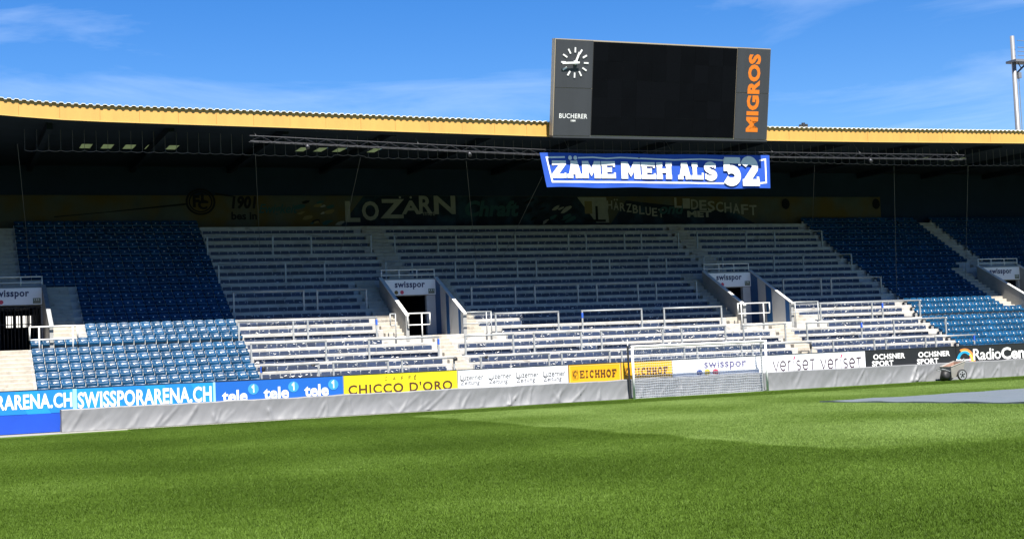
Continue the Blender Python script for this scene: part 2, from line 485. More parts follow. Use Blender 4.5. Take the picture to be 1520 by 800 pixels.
class Sheet:
    """collects flat lettering and shapes in a plane (u along X, v along Z) with a tiny stacked offset towards -Y"""
    def __init__(s, fn): s.fn = fn; s.mb = MB(); s.k = 0; s.groups = [s.mb]
    def new(s):
        if s.mb.v: s.mb = MB(); s.groups.append(s.mb)
        return s
    def put(s, v2, faces, m, layer=None):
        s.k += 1
        off = 0.006 + 0.0006 * s.k if layer is None else layer
        s.mb.add([s.fn(a, b, off) for a, b in v2], faces, m)
    def text(s, txt, x0, x1, z0, z1, m, bold=0.0, spacing=1.0, shear=0.0, rot90=False):
        s.new()
        v, f = glyph_mesh(txt, bold, spacing, shear)
        if rot90: v = np.stack([1 - v[:, 1], v[:, 0]], -1)
        s.put(np.stack([x0 + v[:, 0] * (x1 - x0), z0 + v[:, 1] * (z1 - z0)], -1), f, m)
    def strokes(s, st, x0, x1, z0, z1, m):
        for v, f in strokes_mesh(st):
            s.put(np.stack([x0 + v[:, 0] * (x1 - x0), z0 + v[:, 1] * (z1 - z0)], -1), f, m)
    def slab(s, txt, x0, x1, z0, z1, m, gap=0.07, t=0.26, sw=0.17, widths=None):
        s.new()
        wd = [1.25 if c == "M" else 0.45 if c == " " else 0.62 if c == "I" else 1.0 for c in txt]
        tot = sum(wd) + gap * (len(txt) - 1); x = x0; u = (x1 - x0) / tot
        for c, w in zip(txt, wd):
            if c != " ": s.strokes(slab(c, t, sw), x, x + w * u, z0, z1, m)
            x += (w + gap) * u
    def disc(s, x, z, rx, rz, m, n=24):
        s.new()
        s.put([(x + rx * math.cos(2 * math.pi * i / n), z + rz * math.sin(2 * math.pi * i / n)) for i in range(n)], [tuple(range(n))], m)
    def rect(s, x0, x1, z0, z1, m): s.put([(x0, z0), (x1, z0), (x1, z1), (x0, z1)], [(0, 1, 2, 3)], m)
    def poly(s, pts, m): s.put(pts, [tuple(range(len(pts)))], m)

def plane_fn(Y): return lambda a, b, off: (a, Y - off, b)

DYF = -1.0      # where the boards, the cover and the goal stand, from the first terrace row
# ================================================================== THE SETTING
structure(MB().add([(-900, -900, -0.03), (900, -900, -0.03), (900, 900, -0.03), (-900, 900, -0.03)], [(0, 1, 2, 3)]).obj("ground", "ground"))
# kerb strip between the lawn and the boards, its lawn edge wavering from 0.9 m in front of the cover to nothing
ke = [(-60, -1.6), (-34, -1.6), (-29, -1.4), (-22, -0.95), (-14, -0.45), (-8, -0.12), (0, 0.12), (50, 0.20)]
ke = [(x, y + 0.7 * DYF) for x, y in ke]
kv = [(x, y, 0.004) for x, y in ke] + [(x, 1.1, 0.004) for x, y in ke]
nk = len(ke)
structure(MB().add(kv, [(i, i + 1, nk + i + 1, nk + i) for i in range(nk - 1)]).obj("kerb_strip", "kerb"))
# the pitch: a sheet that stops at the kerb strip
pe = [(x, y) for x, y in ke]
pv = [(x, y, 0.012) for x, y in pe] + [(x, -75.0, 0.012) for x, y in pe]
structure(MB().add(pv, [(nk + i, nk + i + 1, i + 1, i) for i in range(nk - 1)]).obj("pitch", "turf"))

# mown grass blades standing on the pitch, instanced patches
def kerb_edge(x): return float(np.interp(x, [a for a, b in ke], [b for a, b in ke]))
PATCH = 2.0
nb = 8500
px = rng.uniform(-PATCH / 2, PATCH / 2, nb); py = rng.uniform(-PATCH / 2, PATCH / 2, nb)
hh = rng.uniform(0.022, 0.05, nb); ang = rng.uniform(0, 2 * math.pi, nb); wd = rng.uniform(0.0035, 0.008, nb)
lean = rng.normal(0, 0.016, (nb, 2)); z0 = 0.010
gv = np.zeros((nb, 3, 3))
gv[:, 0] = np.stack([px - np.cos(ang) * wd, py - np.sin(ang) * wd, np.full(nb, z0)], -1)
gv[:, 1] = np.stack([px + np.cos(ang) * wd, py + np.sin(ang) * wd, np.full(nb, z0)], -1)
gv[:, 2] = np.stack([px + lean[:, 0], py + lean[:, 1], z0 + hh], -1)
gme = bpy.data.meshes.new("grass_patch")
gme.from_pydata(gv.reshape(-1, 3).tolist(), [], [(3 * i, 3 * i + 1, 3 * i + 2) for i in range(nb)])
gme.materials.append(M["grass"])
patch = bpy.data.objects.new("grass_patch", gme)           # only instanced, never linked itself
cells = []
for ix in range(-26, 20):
    for iy in range(-28, 1):
        x, y = ix * PATCH + 1.0, iy * PATCH - 1.0
        d = np.array([x, y, 0.0]) - CAM
        z = d @ W_
        if z < 9: continue
        sx, sy_ = 760 + F_PX * (d @ R_) / z, 400 - F_PX * (d @ U_) / z
        m_ = 2100 * 2.2 / z
        if -m_ < sx < 1520 + m_ and sy_ < 800 + 2 * m_ and y + PATCH / 2 < kerb_edge(x) - 0.02:
            cells.append((x, y, 0.0))
pm = bpy.data.meshes.new("grass_blades"); pm.from_pydata(cells, [], [])
gobj = link("grass_blades", pm)
gobj["kind"] = "stuff"; gobj["label"] = "short mown green grass blades covering the football pitch"; gobj["category"] = "grass"
ng = bpy.data.node_groups.new("grass_scatter", 'GeometryNodeTree')
ng.interface.new_socket("Geometry", in_out='INPUT', socket_type='NodeSocketGeometry')
ng.interface.new_socket("Geometry", in_out='OUTPUT', socket_type='NodeSocketGeometry')
gi = ng.nodes.new("NodeGroupInput"); go = ng.nodes.new("NodeGroupOutput")
m2p = ng.nodes.new("GeometryNodeMeshToPoints"); iop = ng.nodes.new("GeometryNodeInstanceOnPoints")
oi = ng.nodes.new("GeometryNodeObjectInfo"); oi.inputs["Object"].default_value = patch
rv = ng.nodes.new("FunctionNodeRandomValue"); rv.data_type = 'INT'
rv.inputs[4].default_value = 0; rv.inputs[5].default_value = 3
mu = ng.nodes.new("ShaderNodeMath"); mu.operation = 'MULTIPLY'; mu.inputs[1].default_value = math.pi / 2
cx_ = ng.nodes.new("ShaderNodeCombineXYZ")
ng.links.new(gi.outputs[0], m2p.inputs[0]); ng.links.new(m2p.outputs[0], iop.inputs["Points"])
ng.links.new(oi.outputs["Geometry"], iop.inputs["Instance"])
ng.links.new(rv.outputs[2], mu.inputs[0]); ng.links.new(mu.outputs[0], cx_.inputs[2]); ng.links.new(cx_.outputs[0], iop.inputs["Rotation"])
ng.links.new(iop.outputs[0], go.inputs[0])
md = gobj.modifiers.new("scatter", 'NODES'); md.node_group = ng

# ================================================================== THE STAND
TREAD, Y0 = 0.672, 1.2
def YK(k): return Y0 + TREAD * k
def NK(k): return 2.0 + 0.34 * k + 0.0025 * k * k + 0.09      # height of the nose of row k
XL, XR = -50.0, 45.0
TOP = 20
VOMS = [  # wall faces, side stairs, front stair, upper stair
    dict(x0=-33.25, x1=-30.47, left=(-34.5, -33.3), right=(-30.4, -29.17), front=(-32.75, -31.38), up=(-32.9, -31.42)),
    dict(x0=-13.85, x1=-11.02, left=(-14.95, -13.88), right=(-10.86, -9.85), front=(-12.68, -11.93), up=(-12.95, -11.80)),
    dict(x0=5.13, x1=8.01, left=(4.30, 5.10), right=(8.17, 9.15), front=(6.50, 7.45), up=(6.45, 7.50)),
    dict(x0=24.50, x1=27.50, left=(23.35, 24.32), right=(27.66, 28.6), front=(25.5, 26.5), up=(25.45, 26.5)),
]
VF, VB = YK(4), 7.92            # front of the landing, portal wall
LAND = NK(4)
stand = thing("grandstand", "covered grandstand with terraces and blue seat blocks behind the goal", "grandstand", (0, 8, 0))
SB = Vector((0, 8, 0))
def spart(name, mb, material=None, smooth=False, parent=None):
    me = mb.mesh(name, material, smooth); me.transform(Matrix.Translation(-SB))
    return link(name, me, parent or stand)

def segments(cuts, lo=XL, hi=XR):
    out = []; x = lo
    for a, b in sorted(cuts):
        if a > x: out.append((x, a))
        x = max(x, b)
    if x < hi: out.append((x, hi))
    return out

# rows of terrace
spart("front_floor", MB().box(XL, XR, 0.90 + DYF + 0.17, YK(-1) + 0.05, 0.0, NK(-2)), "concrete")
spart("front_floor", MB().box(XL, XR, YK(-1), YK(0) + 0.05, 0.0, NK(-1)), "concrete")
for k in range(0, TOP + 1):
    cuts = [(v["x0"] - 0.001, v["x1"] + 0.001) for v in VOMS] if 5 <= k <= 11 else []
    mb = MB()
    for a, b in segments(cuts):
        # riser with a slightly rounded nose, tread sloping back
        y, n = YK(k), NK(k)
        yb = YK(k + 1) + 0.06 + (0.8 if k == TOP else 0)
        mb.prism_x([(y, n - 0.78), (yb, n - 0.78), (yb, n - 0.004), (y + 0.02, n), (y, n - 0.02)], a, b)
    spart("terrace_row", mb, "concrete")
# landings inside the vomitories
for v in VOMS:
    spart("landing", MB().box(v["x0"] + 0.01, v["x1"] - 0.01, YK(5) - 0.01, VB + 7.0, LAND - 0.3, LAND - 0.006), "stair_concrete")

# stairs: one extra step in the middle of every row's rise
def stairs(x0, x1, k0, k1):
    for k in range(k0, k1 + 1):
        n0, n1 = NK(k - 1), NK(k)
        mb = MB()
        mb.prism_x([(YK(k) - 0.335, n0 - 0.04), (YK(k) + 0.03, n0 - 0.04), (YK(k) + 0.03, (n0 + n1) / 2), (YK(k) - 0.315, (n0 + n1) / 2), (YK(k) - 0.335, (n0 + n1) / 2 - 0.02)], x0, x1)
        mb.prism_x([(YK(k) - 0.012, (n0 + n1) / 2 + 0.002), (YK(k) + 0.30, (n0 + n1) / 2 + 0.002), (YK(k) + 0.30, n1 + 0.006), (YK(k) + 0.01, n1 + 0.006), (YK(k) - 0.012, n1 - 0.012)], x0, x1)
        spart("step", mb, "stair_concrete")
for v in VOMS:
    stairs(*v["front"], -1, 4)
    stairs(*v["left"], 5, 12)
    stairs(*v["right"], 5, 12)
    stairs(*v["up"], 13, TOP)

# vomitory walls, portals
for i, v in enumerate(VOMS):
    for side, x in (("l", v["x0"]), ("r", v["x1"])):
        a, b = (x - 0.16, x) if side == "l" else (x, x + 0.16)
        zt = lambda y: 4.48 + (y - VF) * (6.50 - 4.48) / (VB - VF)
        w = spart("parapet", MB().prism_x([(VF - 0.02, LAND - 0.25), (VB + 0.1, LAND - 0.25), (VB + 0.1, zt(VB + 0.1)), (VF - 0.02, zt(VF - 0.02))], a, b), "wall_concrete")
        # coping and steel edge on its slope
        spart("coping", MB().prism_x([(VF - 0.04, zt(VF - 0.04) + 0.003), (VB + 0.1, zt(VB + 0.1) + 0.003), (VB + 0.1, zt(VB + 0.1) + 0.05), (VF - 0.04, zt(VF - 0.04) + 0.05)], a - 0.015, b + 0.015), "rail_white" if i != 0 else "galv", parent=w)
        # walls of the passage behind the portal
        pa, pb = (x - 0.16, x) if side == "l" else (x, x + 0.16)
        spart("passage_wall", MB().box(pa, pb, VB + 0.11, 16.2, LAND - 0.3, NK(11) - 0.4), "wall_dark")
    # lintel wall above the opening and jambs
    x0, x1 = v["x0"], v["x1"]
    spart("lintel", MB().box(x0 + 0.001, x1 - 0.001, VB, VB + 0.25, 5.62, NK(12) - 0.01), "wall_concrete")
    jr = x1 - 0.50 if i in (1, 2) else x1 - 0.06
    spart("jamb", MB().box(jr, x1 - 0.001, VB, VB + 0.25, LAND, 5.618), "stripe_white")
    spart("jamb", MB().box(x0 + 0.001, x0 + 0.30, VB, VB + 0.25, LAND, 5.618), "wall_concrete")
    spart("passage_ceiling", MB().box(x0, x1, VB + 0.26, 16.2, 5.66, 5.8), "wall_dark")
    # far end of the passage: closed, but the left one has windows to the street behind
    if i == 0:
        ew = MB()
        xs = [x0]
        for pxa, pxb in ((-12, -3), (9, 19), (24, 30), (33, 40), (43, 48)):
            xs += [at_y(pxa, 472, 15.0)[0], at_y(pxb, 472, 15.0)[0]]
        zs0, zs1 = at_y(25, 486, 15.0)[2], at_y(25, 469, 15.0)[2]
        for q in range(0, len(xs) - 1, 2): ew.box(xs[q], xs[q + 1], 15.0, 15.1, zs0, zs1)
        ew.box(xs[-1], x1, 15.0, 15.1, zs0, zs1)
        ew.box(x0, x1, 15.0, 15.1, LAND - 0.2, zs0); ew.box(x0, x1, 15.0, 15.1, zs1, 5.7)
        spart("passage_end_wall", ew, "wall_dark")
    else:
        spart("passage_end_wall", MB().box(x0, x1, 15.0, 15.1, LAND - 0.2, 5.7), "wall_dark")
    # painted stripes on the inner face of the right wall
    if i in (1, 2):
        bounds = [644, 654.6, 662.5, 667, 680.2, 683.6, 689] if i == 1 else [1110, 1126.5, 1138, 1146.5, 1166, 1172, 1176]
        yy = [float(np.clip(at_x(b_, 455, x1)[1], VF - 0.01, VB - 0.005)) for b_ in bounds]
        zt = lambda y: 4.46 + (y - VF) * (6.48 - 4.46) / (VB - VF)
        for q in range(len(yy) - 1):
            ya, yb = yy[q + 1], yy[q] - 0.004
            if yb - ya < 0.02: continue
            spart("wall_panel", MB().prism_x([(ya, LAND), (yb, LAND), (yb, zt(yb)), (ya, zt(ya))], x1 - 0.014, x1 - 0.002), "stripe_blue" if q % 2 == 0 else "stripe_white")
# black bars of the gate in the left vomitory
v = VOMS[0]
gate = Thing("passage_gate", "black barred steel gate closing the passage at the left edge", "gate", ((v["x0"] + v["x1"]) / 2, VB - 0.15, LAND))
for q in range(17):
    x = v["x0"] + 0.1 + q * (v["x1"] - v["x0"] - 0.2) / 16
    gate.part("bar", MB().tube((x, VB - 0.15, LAND + 0.02), (x, VB - 0.15, 5.58), 0.022, 6), "black")
for z in (LAND + 0.08, 4.75, 5.52):
    gate.part("cross_bar", MB().box(v["x0"] + 0.05, v["x1"] - 0.05, VB - 0.17, VB - 0.13, z - 0.02, z + 0.02), "black")
ow = MB().box(-60, -10, 32.0, 32.4, -0.02, 8.5).obj("street_house_wall", "outside_wall")
tag(recentre(ow, (-35, 32.2, -0.02)), "white sunlit wall glimpsed through the barred passage windows", "wall")

# back wall
spart("back_wall", MB().box(XL, XR, 15.75, 16.0, 8.0, 13.5), "wall_dark")
for x in (XL, XR):  # unseen closers added at both ends so light enters only from the front
    spart("side_light_closer", MB().box(x - 0.15, x + 0.15, 1.0, 16.0, 0.0, 13.3), "wall_dark")

# ------------------------------------------------------------------ roof
FH = 0.69
RE = [(0, 172), (58, 176.3), (110, 179.6), (220, 183.6), (400, 189.2), (600, 196.2), (819, 203.3), (980, 206.8), (1140, 209.2), (1300, 211.3), (1520, 213.2)]
_re = np.array([at_y(a, b, 0.85) for a, b in RE])
_re = np.vstack([[XL, 0, _re[0][2] + 0.9], [-36.5, 0, _re[0][2] + 0.22], _re, [XR, 0, _re[-1][2] + 0.25]])
def roof_y(x): return 0.85 - (0.012 * (-29 - x) ** 2 if x < -29 else 0.0)
def roof_z(x):
    z = 0.0
    for d in (-1.2, -0.6, 0, 0.6, 1.2): z += np.interp(x + d, _re[:, 0], _re[:, 2]) / 5
    return float(z)
DZ = 13.30
sky_x = [at_z(p, 219, DZ)[0] for p in (127, 159, 192, 225, 257, 455, 483, 512, 541, 566, 1449, 1469, 1489, 1508)]
deck = MB()
for a, b in segments([(x - 0.27, x + 0.27) for x in sky_x]): deck.box(a, b, 8.3, 10.0, DZ, DZ + 0.05)
deck.box(XL, XR, 10.0, 17.2, DZ, DZ + 0.05)
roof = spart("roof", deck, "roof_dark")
def rpart(name, mb, material=None): return spart(name, mb, material, parent=roof)
# fascia panels
xs = []; x = XL
while x < XR: xs.append(x); x += 1.66
for a, b in zip(xs[:-1], xs[1:]):
    a2, b2 = a + 0.004, b - 0.004
    ya, yb = roof_y(a2), roof_y(b2)
    dz = random.uniform(-0.004, 0.004); dy = random.uniform(-0.006, 0.006)
    za, zb = roof_z(a2) + 0.05, roof_z(b2) + 0.05; zc, zd = za + FH - 0.05 + dz, zb + FH - 0.05 + dz
    rpart("fascia_panel", MB().add([(a2, ya + dy, za), (b2, yb + dy, zb), (b2, yb + dy, zd), (a2, ya + dy, zc),
        (a2, ya + 0.06, za), (b2, yb + 0.06, zb), (b2, yb + 0.06, zd), (a2, ya + 0.06, zc)],
        [(0, 1, 2, 3), (5, 4, 7, 6), (3, 2, 6, 7), (1, 0, 4, 5), (0, 3, 7, 4), (2, 1, 5, 6)]), "fascia")
# bright drip lip under it
def ribbon(x0, x1, step, ya, za, yb, zb, thick=None):
    mb = MB(); n = max(2, int((x1 - x0) / step)); pts = [x0 + (x1 - x0) * i / n for i in range(n + 1)]
    vs = []
    for x in pts:
        y = roof_y(x); z = roof_z(x); vs += [(x, y + ya, z), (x, y + yb, z), (x, y + yb, z + 0.04), (x, y + ya, z + 0.04)]
    fs = []
    for i in range(n):
        o, q = 4 * i, 4 * i + 4
        fs += [(o, o + 1, q + 1, q), (o + 1, o + 2, q + 2, q + 1), (o + 2, o + 3, q + 3, q + 2), (o + 3, o, q, q + 3)]
    return mb.add(vs, fs)
rpart("drip_edge", ribbon(XL, XR, 1.66, -0.035, 0, 0.05, 0), "fascia_lip")
# soffit and deck, the deck broken for the rooflights
n = 60; pts = [XL + (XR - XL) * i / n for i in range(n + 1)]
sof = MB()
vs = [(x, roof_y(x) + 0.07, roof_z(x) + 0.02) for x in pts] + [(x, roof_y(x) + 1.3, min(roof_z(x) + 0.06, DZ - 0.02)) for x in pts] + [(x, roof_y(x) + 1.3, DZ) for x in pts] + [(x, 8.3, DZ) for x in pts]
m_ = n + 1
sof.add(vs, [(j * m_ + i, (j + 1) * m_ + i, (j + 1) * m_ + i + 1, j * m_ + i + 1) for j in range(3) for i in range(n)])
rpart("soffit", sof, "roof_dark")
for x in sky_x:
    rpart("rooflight", MB().box(x - 0.27, x + 0.27, 8.3, 10.0, DZ + 0.055, DZ + 0.075), "skylight")
for x in np.arange(-46, 44, 5.2):       # rafters under the deck
    rpart("rafter", MB().box(x - 0.12, x + 0.12, roof_y(x) + 1.35, 15.7, DZ - 0.34, DZ - 0.003), "roof_dark")
# corrugated white roof sheet whose teeth show above the fascia
cs = MB(); per = 0.30; xx = XL; vs = []; prof = [(0.0, 0.0), (0.28, 0.0), (0.42, 0.055), (0.86, 0.055)]
while xx < XR:
    for u, h in prof:
        x = xx + u * per; vs.append((x, h))
    xx += per
fv = []
for x, h in vs:
    y = roof_y(x)
    for dy, dz in ((-0.10, 0.0), (2.4, 0.05), (2.4, 0.062), (-0.10, 0.022)): fv.append((x, y + dy, roof_z(x) + FH - 0.018 + h + dz))
ff = []
for i in range(len(vs) - 1):
    o, q = 4 * i, 4 * i + 4
    ff += [(o, o + 1, q + 1, q), (o + 2, o + 3, q + 3, q + 2), (o + 3, o, q, q + 3)]
cs.add(fv, ff)
rpart("roof_sheet", cs, "roof_sheet")
for ya_, yb_ in ((None, 8.0), (10.6, 17.2)):
    rpart("roof_top", MB().add([(x, roof_y(x) + 0.10 if ya_ is None else ya_, roof_z(x) + FH - 0.01) for x in pts] + [(x, yb_, roof_z(x) + FH + 0.05) for x in pts], [(i, i + 1, m_ + i + 1, m_ + i) for i in range(n)]), "roof_sheet")

# dark red-brown roof cowl on the roof edge right of the big screen
p = at_y(1192, 186, 3.0); ZF1 = roof_z(p[0]) + FH
vent = MB()
for q in range(3):
    vent.tube((p[0] - 0.15 + 0.17 * q, 3.0, ZF1 + 0.06), (p[0] - 0.15 + 0.17 * q, 3.0, p[2] + (0.02, 0.12, 0.05)[q]), 0.10, 10, "dark_steel")
vent.box(p[0] - 0.30, p[0] + 0.36, 2.85, 3.15, ZF1 + 0.03, ZF1 + 0.09, "dark_steel")
rc = spart("roof_cowl", vent, parent=roof)

# the other three stands of the ground, outside the picture: stepped rows, rear wall, roof with fascia
def other_stand(label, length, loc, rz):
    t = thing("grandstand", label, "grandstand", loc)
    def p(name, mb, m):
        return link(name, mb.mesh(name, m), t)
    h = length / 2
    for q in range(22):
        p("seat_row", MB().box(-h, h, 1.5 + 0.8 * q, 1.5 + 0.8 * (q + 1) + 0.05, 0.0, 1.6 + 0.42 * q), "seat_blue" if q % 1 == 0 else "concrete")
    p("board_wall", MB().box(-h, h, 0.9, 1.05, 0.0, 1.6), "ad_blue")
    p("rear_wall", MB().box(-h, h, 19.2, 19.5, 0.0, 13.6), "wall_dark")
    p("roof", MB().box(-h, h, 0.9, 19.6, 13.35, 13.5), "roof_dark")
    p("fascia", MB().box(-h, h, 0.82, 0.89, 12.9, 13.6), "fascia")
    t.rotation_euler.z = rz
    return t
other_stand("long side grandstand along the right touchline, outside the picture", 106.0, (41.0, -56.0, 0), -math.pi / 2)
other_stand("long side grandstand along the left touchline behind the camera", 106.0, (-46.0, -56.0, 0), math.pi / 2)
other_stand("opposite grandstand behind the far goal, outside the picture", 84.0, (-2.3, -118.0, 0), math.pi)

# ------------------------------------------------------------------ mural along the back wall
mu0, mu1 = at_y(-60, 290, 15.6)[0], at_y(1306, 292, 15.6)[0]
MZ0, MZ1 = 9.98, 11.72
mural = Thing("fan_mural", "long painted fan mural with hand-drawn lettering high on the back wall", "mural", ((mu0 + mu1) / 2, 15.6, MZ0))
mural.part("canvas", MB().box(mu0, mu1, 15.6, 15.66, MZ0, MZ1), "mural_olive")
def mx(p): return at_y(p, 312, 15.6)[0]
def mz(q): return at_y(700, q, 15.6)[2]
sh = Sheet(plane_fn(15.6))
sh.poly([(mx(505), MZ0 + 0.02), (mx(905), MZ0 + 0.02), (mx(860), MZ1 - 0.02), (mx(540), MZ1 - 0.02)], "mural_navy")
sh.poly([(mx(905), MZ0 + 0.02), (mx(1120), MZ0 + 0.02), (mx(1090), MZ0 + 0.75), (mx(930), MZ1 - 0.25)], "mural_navy")
mural.part("painted_ground", sh)
sh = Sheet(plane_fn(15.585))
cxm, czm = mx(298), mz(300)
for (a0, a1) in ((0, 180), (180, 360)):
    sh.strokes([(arc(0.5, 0.5, 0.47, 0.47, a0, a1, 16), 0.07), (arc(0.5, 0.5, 0.38, 0.38, a0, a1, 16), 0.05)], cxm - 0.80, cxm + 0.80, czm - 0.72, czm + 0.72, "mural_ink")
sh.text("F", cxm - 0.42, cxm - 0.05, czm - 0.30, czm + 0.36, "mural_ink", 0.05)
sh.text("C", cxm - 0.15, cxm + 0.36, czm - 0.42, czm + 0.10, "mural_ink", 0.05)
sh.text("L", cxm + 0.02, cxm + 0.42, czm - 0.08, czm + 0.44, "mural_ink", 0.05)
sh.new().poly([(mx(80), MZ0 + 0.62), (cxm - 0.8, czm - 0.18), (cxm - 0.8, czm - 0.08), (mx(80), MZ0 + 0.56)], "mural_ink")
sh.new().poly([(cxm + 0.8, czm + 0.38), (mx(350), MZ1 - 0.10), (mx(350), MZ1 - 0.05), (cxm + 0.8, czm + 0.5)], "mural_ink")
sh.text("1901", mx(344), mx(381), mz(310), mz(292), "mural_ink", 0.04, shear=0.15)
sh.text("bes in", mx(343), mx(381), mz(325), mz(314), "mural_ink", 0.03)
sh.text("Ewigkeit", mx(384), mx(442), mz(320), mz(303), "mural_teal", 0.02, shear=0.3)
for q in range(16):        # painted figures, kept as loose dabs
    x = mx(random.uniform(440, 505)); z = random.uniform(MZ0 + 0.15, MZ1 - 0.3); r = random.uniform(0.15, 0.4)
    sh.poly([(x + r * math.cos(t) * random.uniform(0.5, 1.2), z + 0.4 * r * math.sin(t + 0.5)) for t in np.arange(0, 6.28, 0.7)], random.choice(["mural_cream", "mural_teal", "mural_ink", "gold"]))
LZ = "LOZÄRN"
for c, a, b, q0, q1 in (("L", 512, 534, 329, 299), ("O", 537, 562, 327, 299), ("Z", 564, 600, 324, 296), ("A", 596, 624, 318, 298), ("R", 622, 642, 317, 291), ("N", 644, 676, 318, 291)):
    sh.text(c, mx(a), mx(b), mz(q0), mz(q1), "mural_cream", 0.03)
for a in (594, 610): sh.disc(mx(a), mz(293.5), 0.07, 0.07, "mural_cream", 12)
sh.text("met", mx(628), mx(645), mz(320), mz(314), "mural_cream", 0.0)
sh.text("Chraft", mx(690), mx(770), mz(322), mz(298), "mural_teal", 0.04, shear=0.2)
for q in range(16):
    x = mx(random.uniform(785, 850)); z = random.uniform(MZ0 + 0.2, MZ1 - 0.3); r = random.uniform(0.2, 0.5)
    sh.poly([(x + r * math.cos(t) * random.uniform(0.5, 1.2), z + 0.5 * r * math.sin(t + 0.9)) for t in np.arange(0, 6.28, 0.7)], random.choice(["mural_cream", "mural_teal", "mural_ink", "mural_navy"]))
sh.poly([(mx(857), MZ1 - 0.06), (mx(900), MZ1 - 0.06), (mx(903), MZ0 + 0.12), (mx(884), MZ0 + 0.12)], "mural_cream")
for pts_, w_ in (([(mx(873), MZ1 - 0.3), (mx(873), mz(318))], 0.5), ([(mx(868), MZ0 + 0.25), (mx(898), MZ0 + 0.25)], 0.14), ([(mx(885), MZ0 + 0.3), (mx(885), MZ1 - 0.6)], 0.16)):
    for v_, f_ in strokes_mesh([(pts_, w_)]): sh.put(v_, f_, "gold" if w_ > 0.2 else "mural_ink")
def slant(txt, p0, p1, q0, q1, dq, m, bold):
    xs_ = np.linspace(p0, p1, len(txt) + 1)
    for c, a, b, d in zip(txt, xs_[:-1], xs_[1:], np.linspace(0, dq, len(txt))):
        if c == "Ä":
            for e in (0.3, 0.7): sh.disc(mx(a + (b - a) * e), mz(q1 + d - 3), 0.06, 0.06, m, 10)
            c = "A"
        sh.text(c, mx(a + 0.8), mx(b - 0.8), mz(q0 + d), mz(q1 + d), m, bold)
slant("HÄRZBLUET", 900, 985, 311, 298, 13, "mural_cream", 0.02)
sh.text("ond", mx(978), mx(1016), mz(319), mz(302), "mural_teal", 0.03, shear=0.3)
slant("LIDESCHAFT", 1000, 1123, 309, 293, 12, "mural_cream", 0.02)
sh.text("MET", mx(1019), mx(1055), mz(324), mz(314), "mural_cream", 0.05)
for x in (1166, 1300):
    sh.poly([(mx(x) + 0.3 * math.cos(t), mz(303) + 0.35 * math.sin(t)) for t in np.arange(0, 6.28, 0.5)], "mural_ink")
mural.part("lettering", sh)

# ================================================================== SIGNS OVER THE VOMITORIES
for i, v in enumerate(VOMS):
    x0, x1 = v["x0"] + 0.02, v["x1"] - 0.015
    nm = ["half cut off by the left edge", "over the passage left of the goal", "over the passage above the goal's right post", "over the far right passage"][i]
    sg = Thing("entrance_sign", "white panel sign with dark blue name " + nm, "sign", ((x0 + x1) / 2, VB - 0.06, 5.66), "signs over the passages")
    sg.part("panel", MB().box(x0, x1, VB - 0.09, VB - 0.03, 5.66, 6.44), "white_board")
    sh = Sheet(plane_fn(VB - 0.09)); w = x1 - x0
    sh.text("swisspor", x0 + 0.21 * w, x0 + 0.795 * w, 5.94, 6.36, "ink_navy", 0.034, 1.08)
    sg.part("lettering", sh)
    for q, (m_, fx) in enumerate((("gold", 0.235), ("dot_red", 0.345))):
        s2 = Sheet(plane_fn(VB - 0.09)); s2.disc(x0 + fx * w, 5.80, 0.10, 0.10, m_); sg.part("dot", s2)
    s2 = Sheet(plane_fn(VB - 0.09)); s2.rect(x1 - 0.40, x1 - 0.06, 5.71, 5.96, "exit_green")
    s2.rect(x1 - 0.36, x1 - 0.10, 5.74, 5.82, "mural_cream"); s2.text("131" if i == 1 else "132", x1 - 0.35, x1 - 0.11, 5.84, 5.93, "white_paint", 0.02)
    sg.part("exit_plate", s2)

# guard rails on top of the vomitories and at their fronts
def rail_frame(name, label, xs_, posts, Y, ztop, zmid, zfoot, material, r=0.035, group=None, base=None):
    t = Thing(name, label, "railing", ((xs_[0] + xs_[1]) / 2, Y, zfoot), group)
    t.part("top_rail", MB().tube((xs_[0] - r * 0.9, Y, ztop), (xs_[1] + r * 0.9, Y, ztop), r, 8), material, True)
    if zmid is not None: t.part("middle_rail", MB().tube((xs_[0], Y, zmid), (xs_[1], Y, zmid), r * 0.9, 8), material, True)
    for x, zb in posts: t.part("post", MB().tube((x, Y, zb), (x, Y, ztop), r, 8), material, True)
    return t
for i, v in enumerate(VOMS):
    x0, x1 = v["x0"] - 0.02, v["x1"] + 0.02
    rail_frame("guard_rail", "low grey guard rail on top of the passage " + ["at the left edge", "left of the goal", "above the goal's right post", "at the far right"][i],
               (x0, x1), [(x0 + (x1 - x0) * f_, NK(12) - 0.01) for f_ in (0, 0.333, 0.667, 1)], VB + 0.12, 6.97, 6.70, NK(12), "rail_white", 0.03, "guard rails over the passages")
YF = VF - 0.14
def fx(p, q=470): return at_y(p, q, YF)[0]
def fz(p, q): return at_y(p, q, YF)[2]
fr = "guard rails in front of the passages"
NB = NK(3)
rail_frame("landing_rail", "white tubular rail frame before the passage left of the goal", (fx(605), fx(638)), [(fx(605), fz(605, 482)), (fx(626), NB), (fx(638), fz(638, 481))], YF, fz(620, 465), fz(620, 482), NB, "rail_white", 0.032, fr)
rail_frame("landing_rail", "narrow grey rail beside the stairs left of the dark passage", (fx(579), fx(587)), [(fx(579), fz(579, 483)), (fx(587), NB)], YF, fz(583, 466), fz(583, 483), NB, "galv", 0.03, fr)
rail_frame("landing_rail", "grey handrail right of the striped passage wall beside the pale stairs", (fx(687), fx(729)), [(fx(722), NB), (fx(729), NB)], YF, fz(708, 463), fz(708, 480), NB, "galv", 0.03, fr)
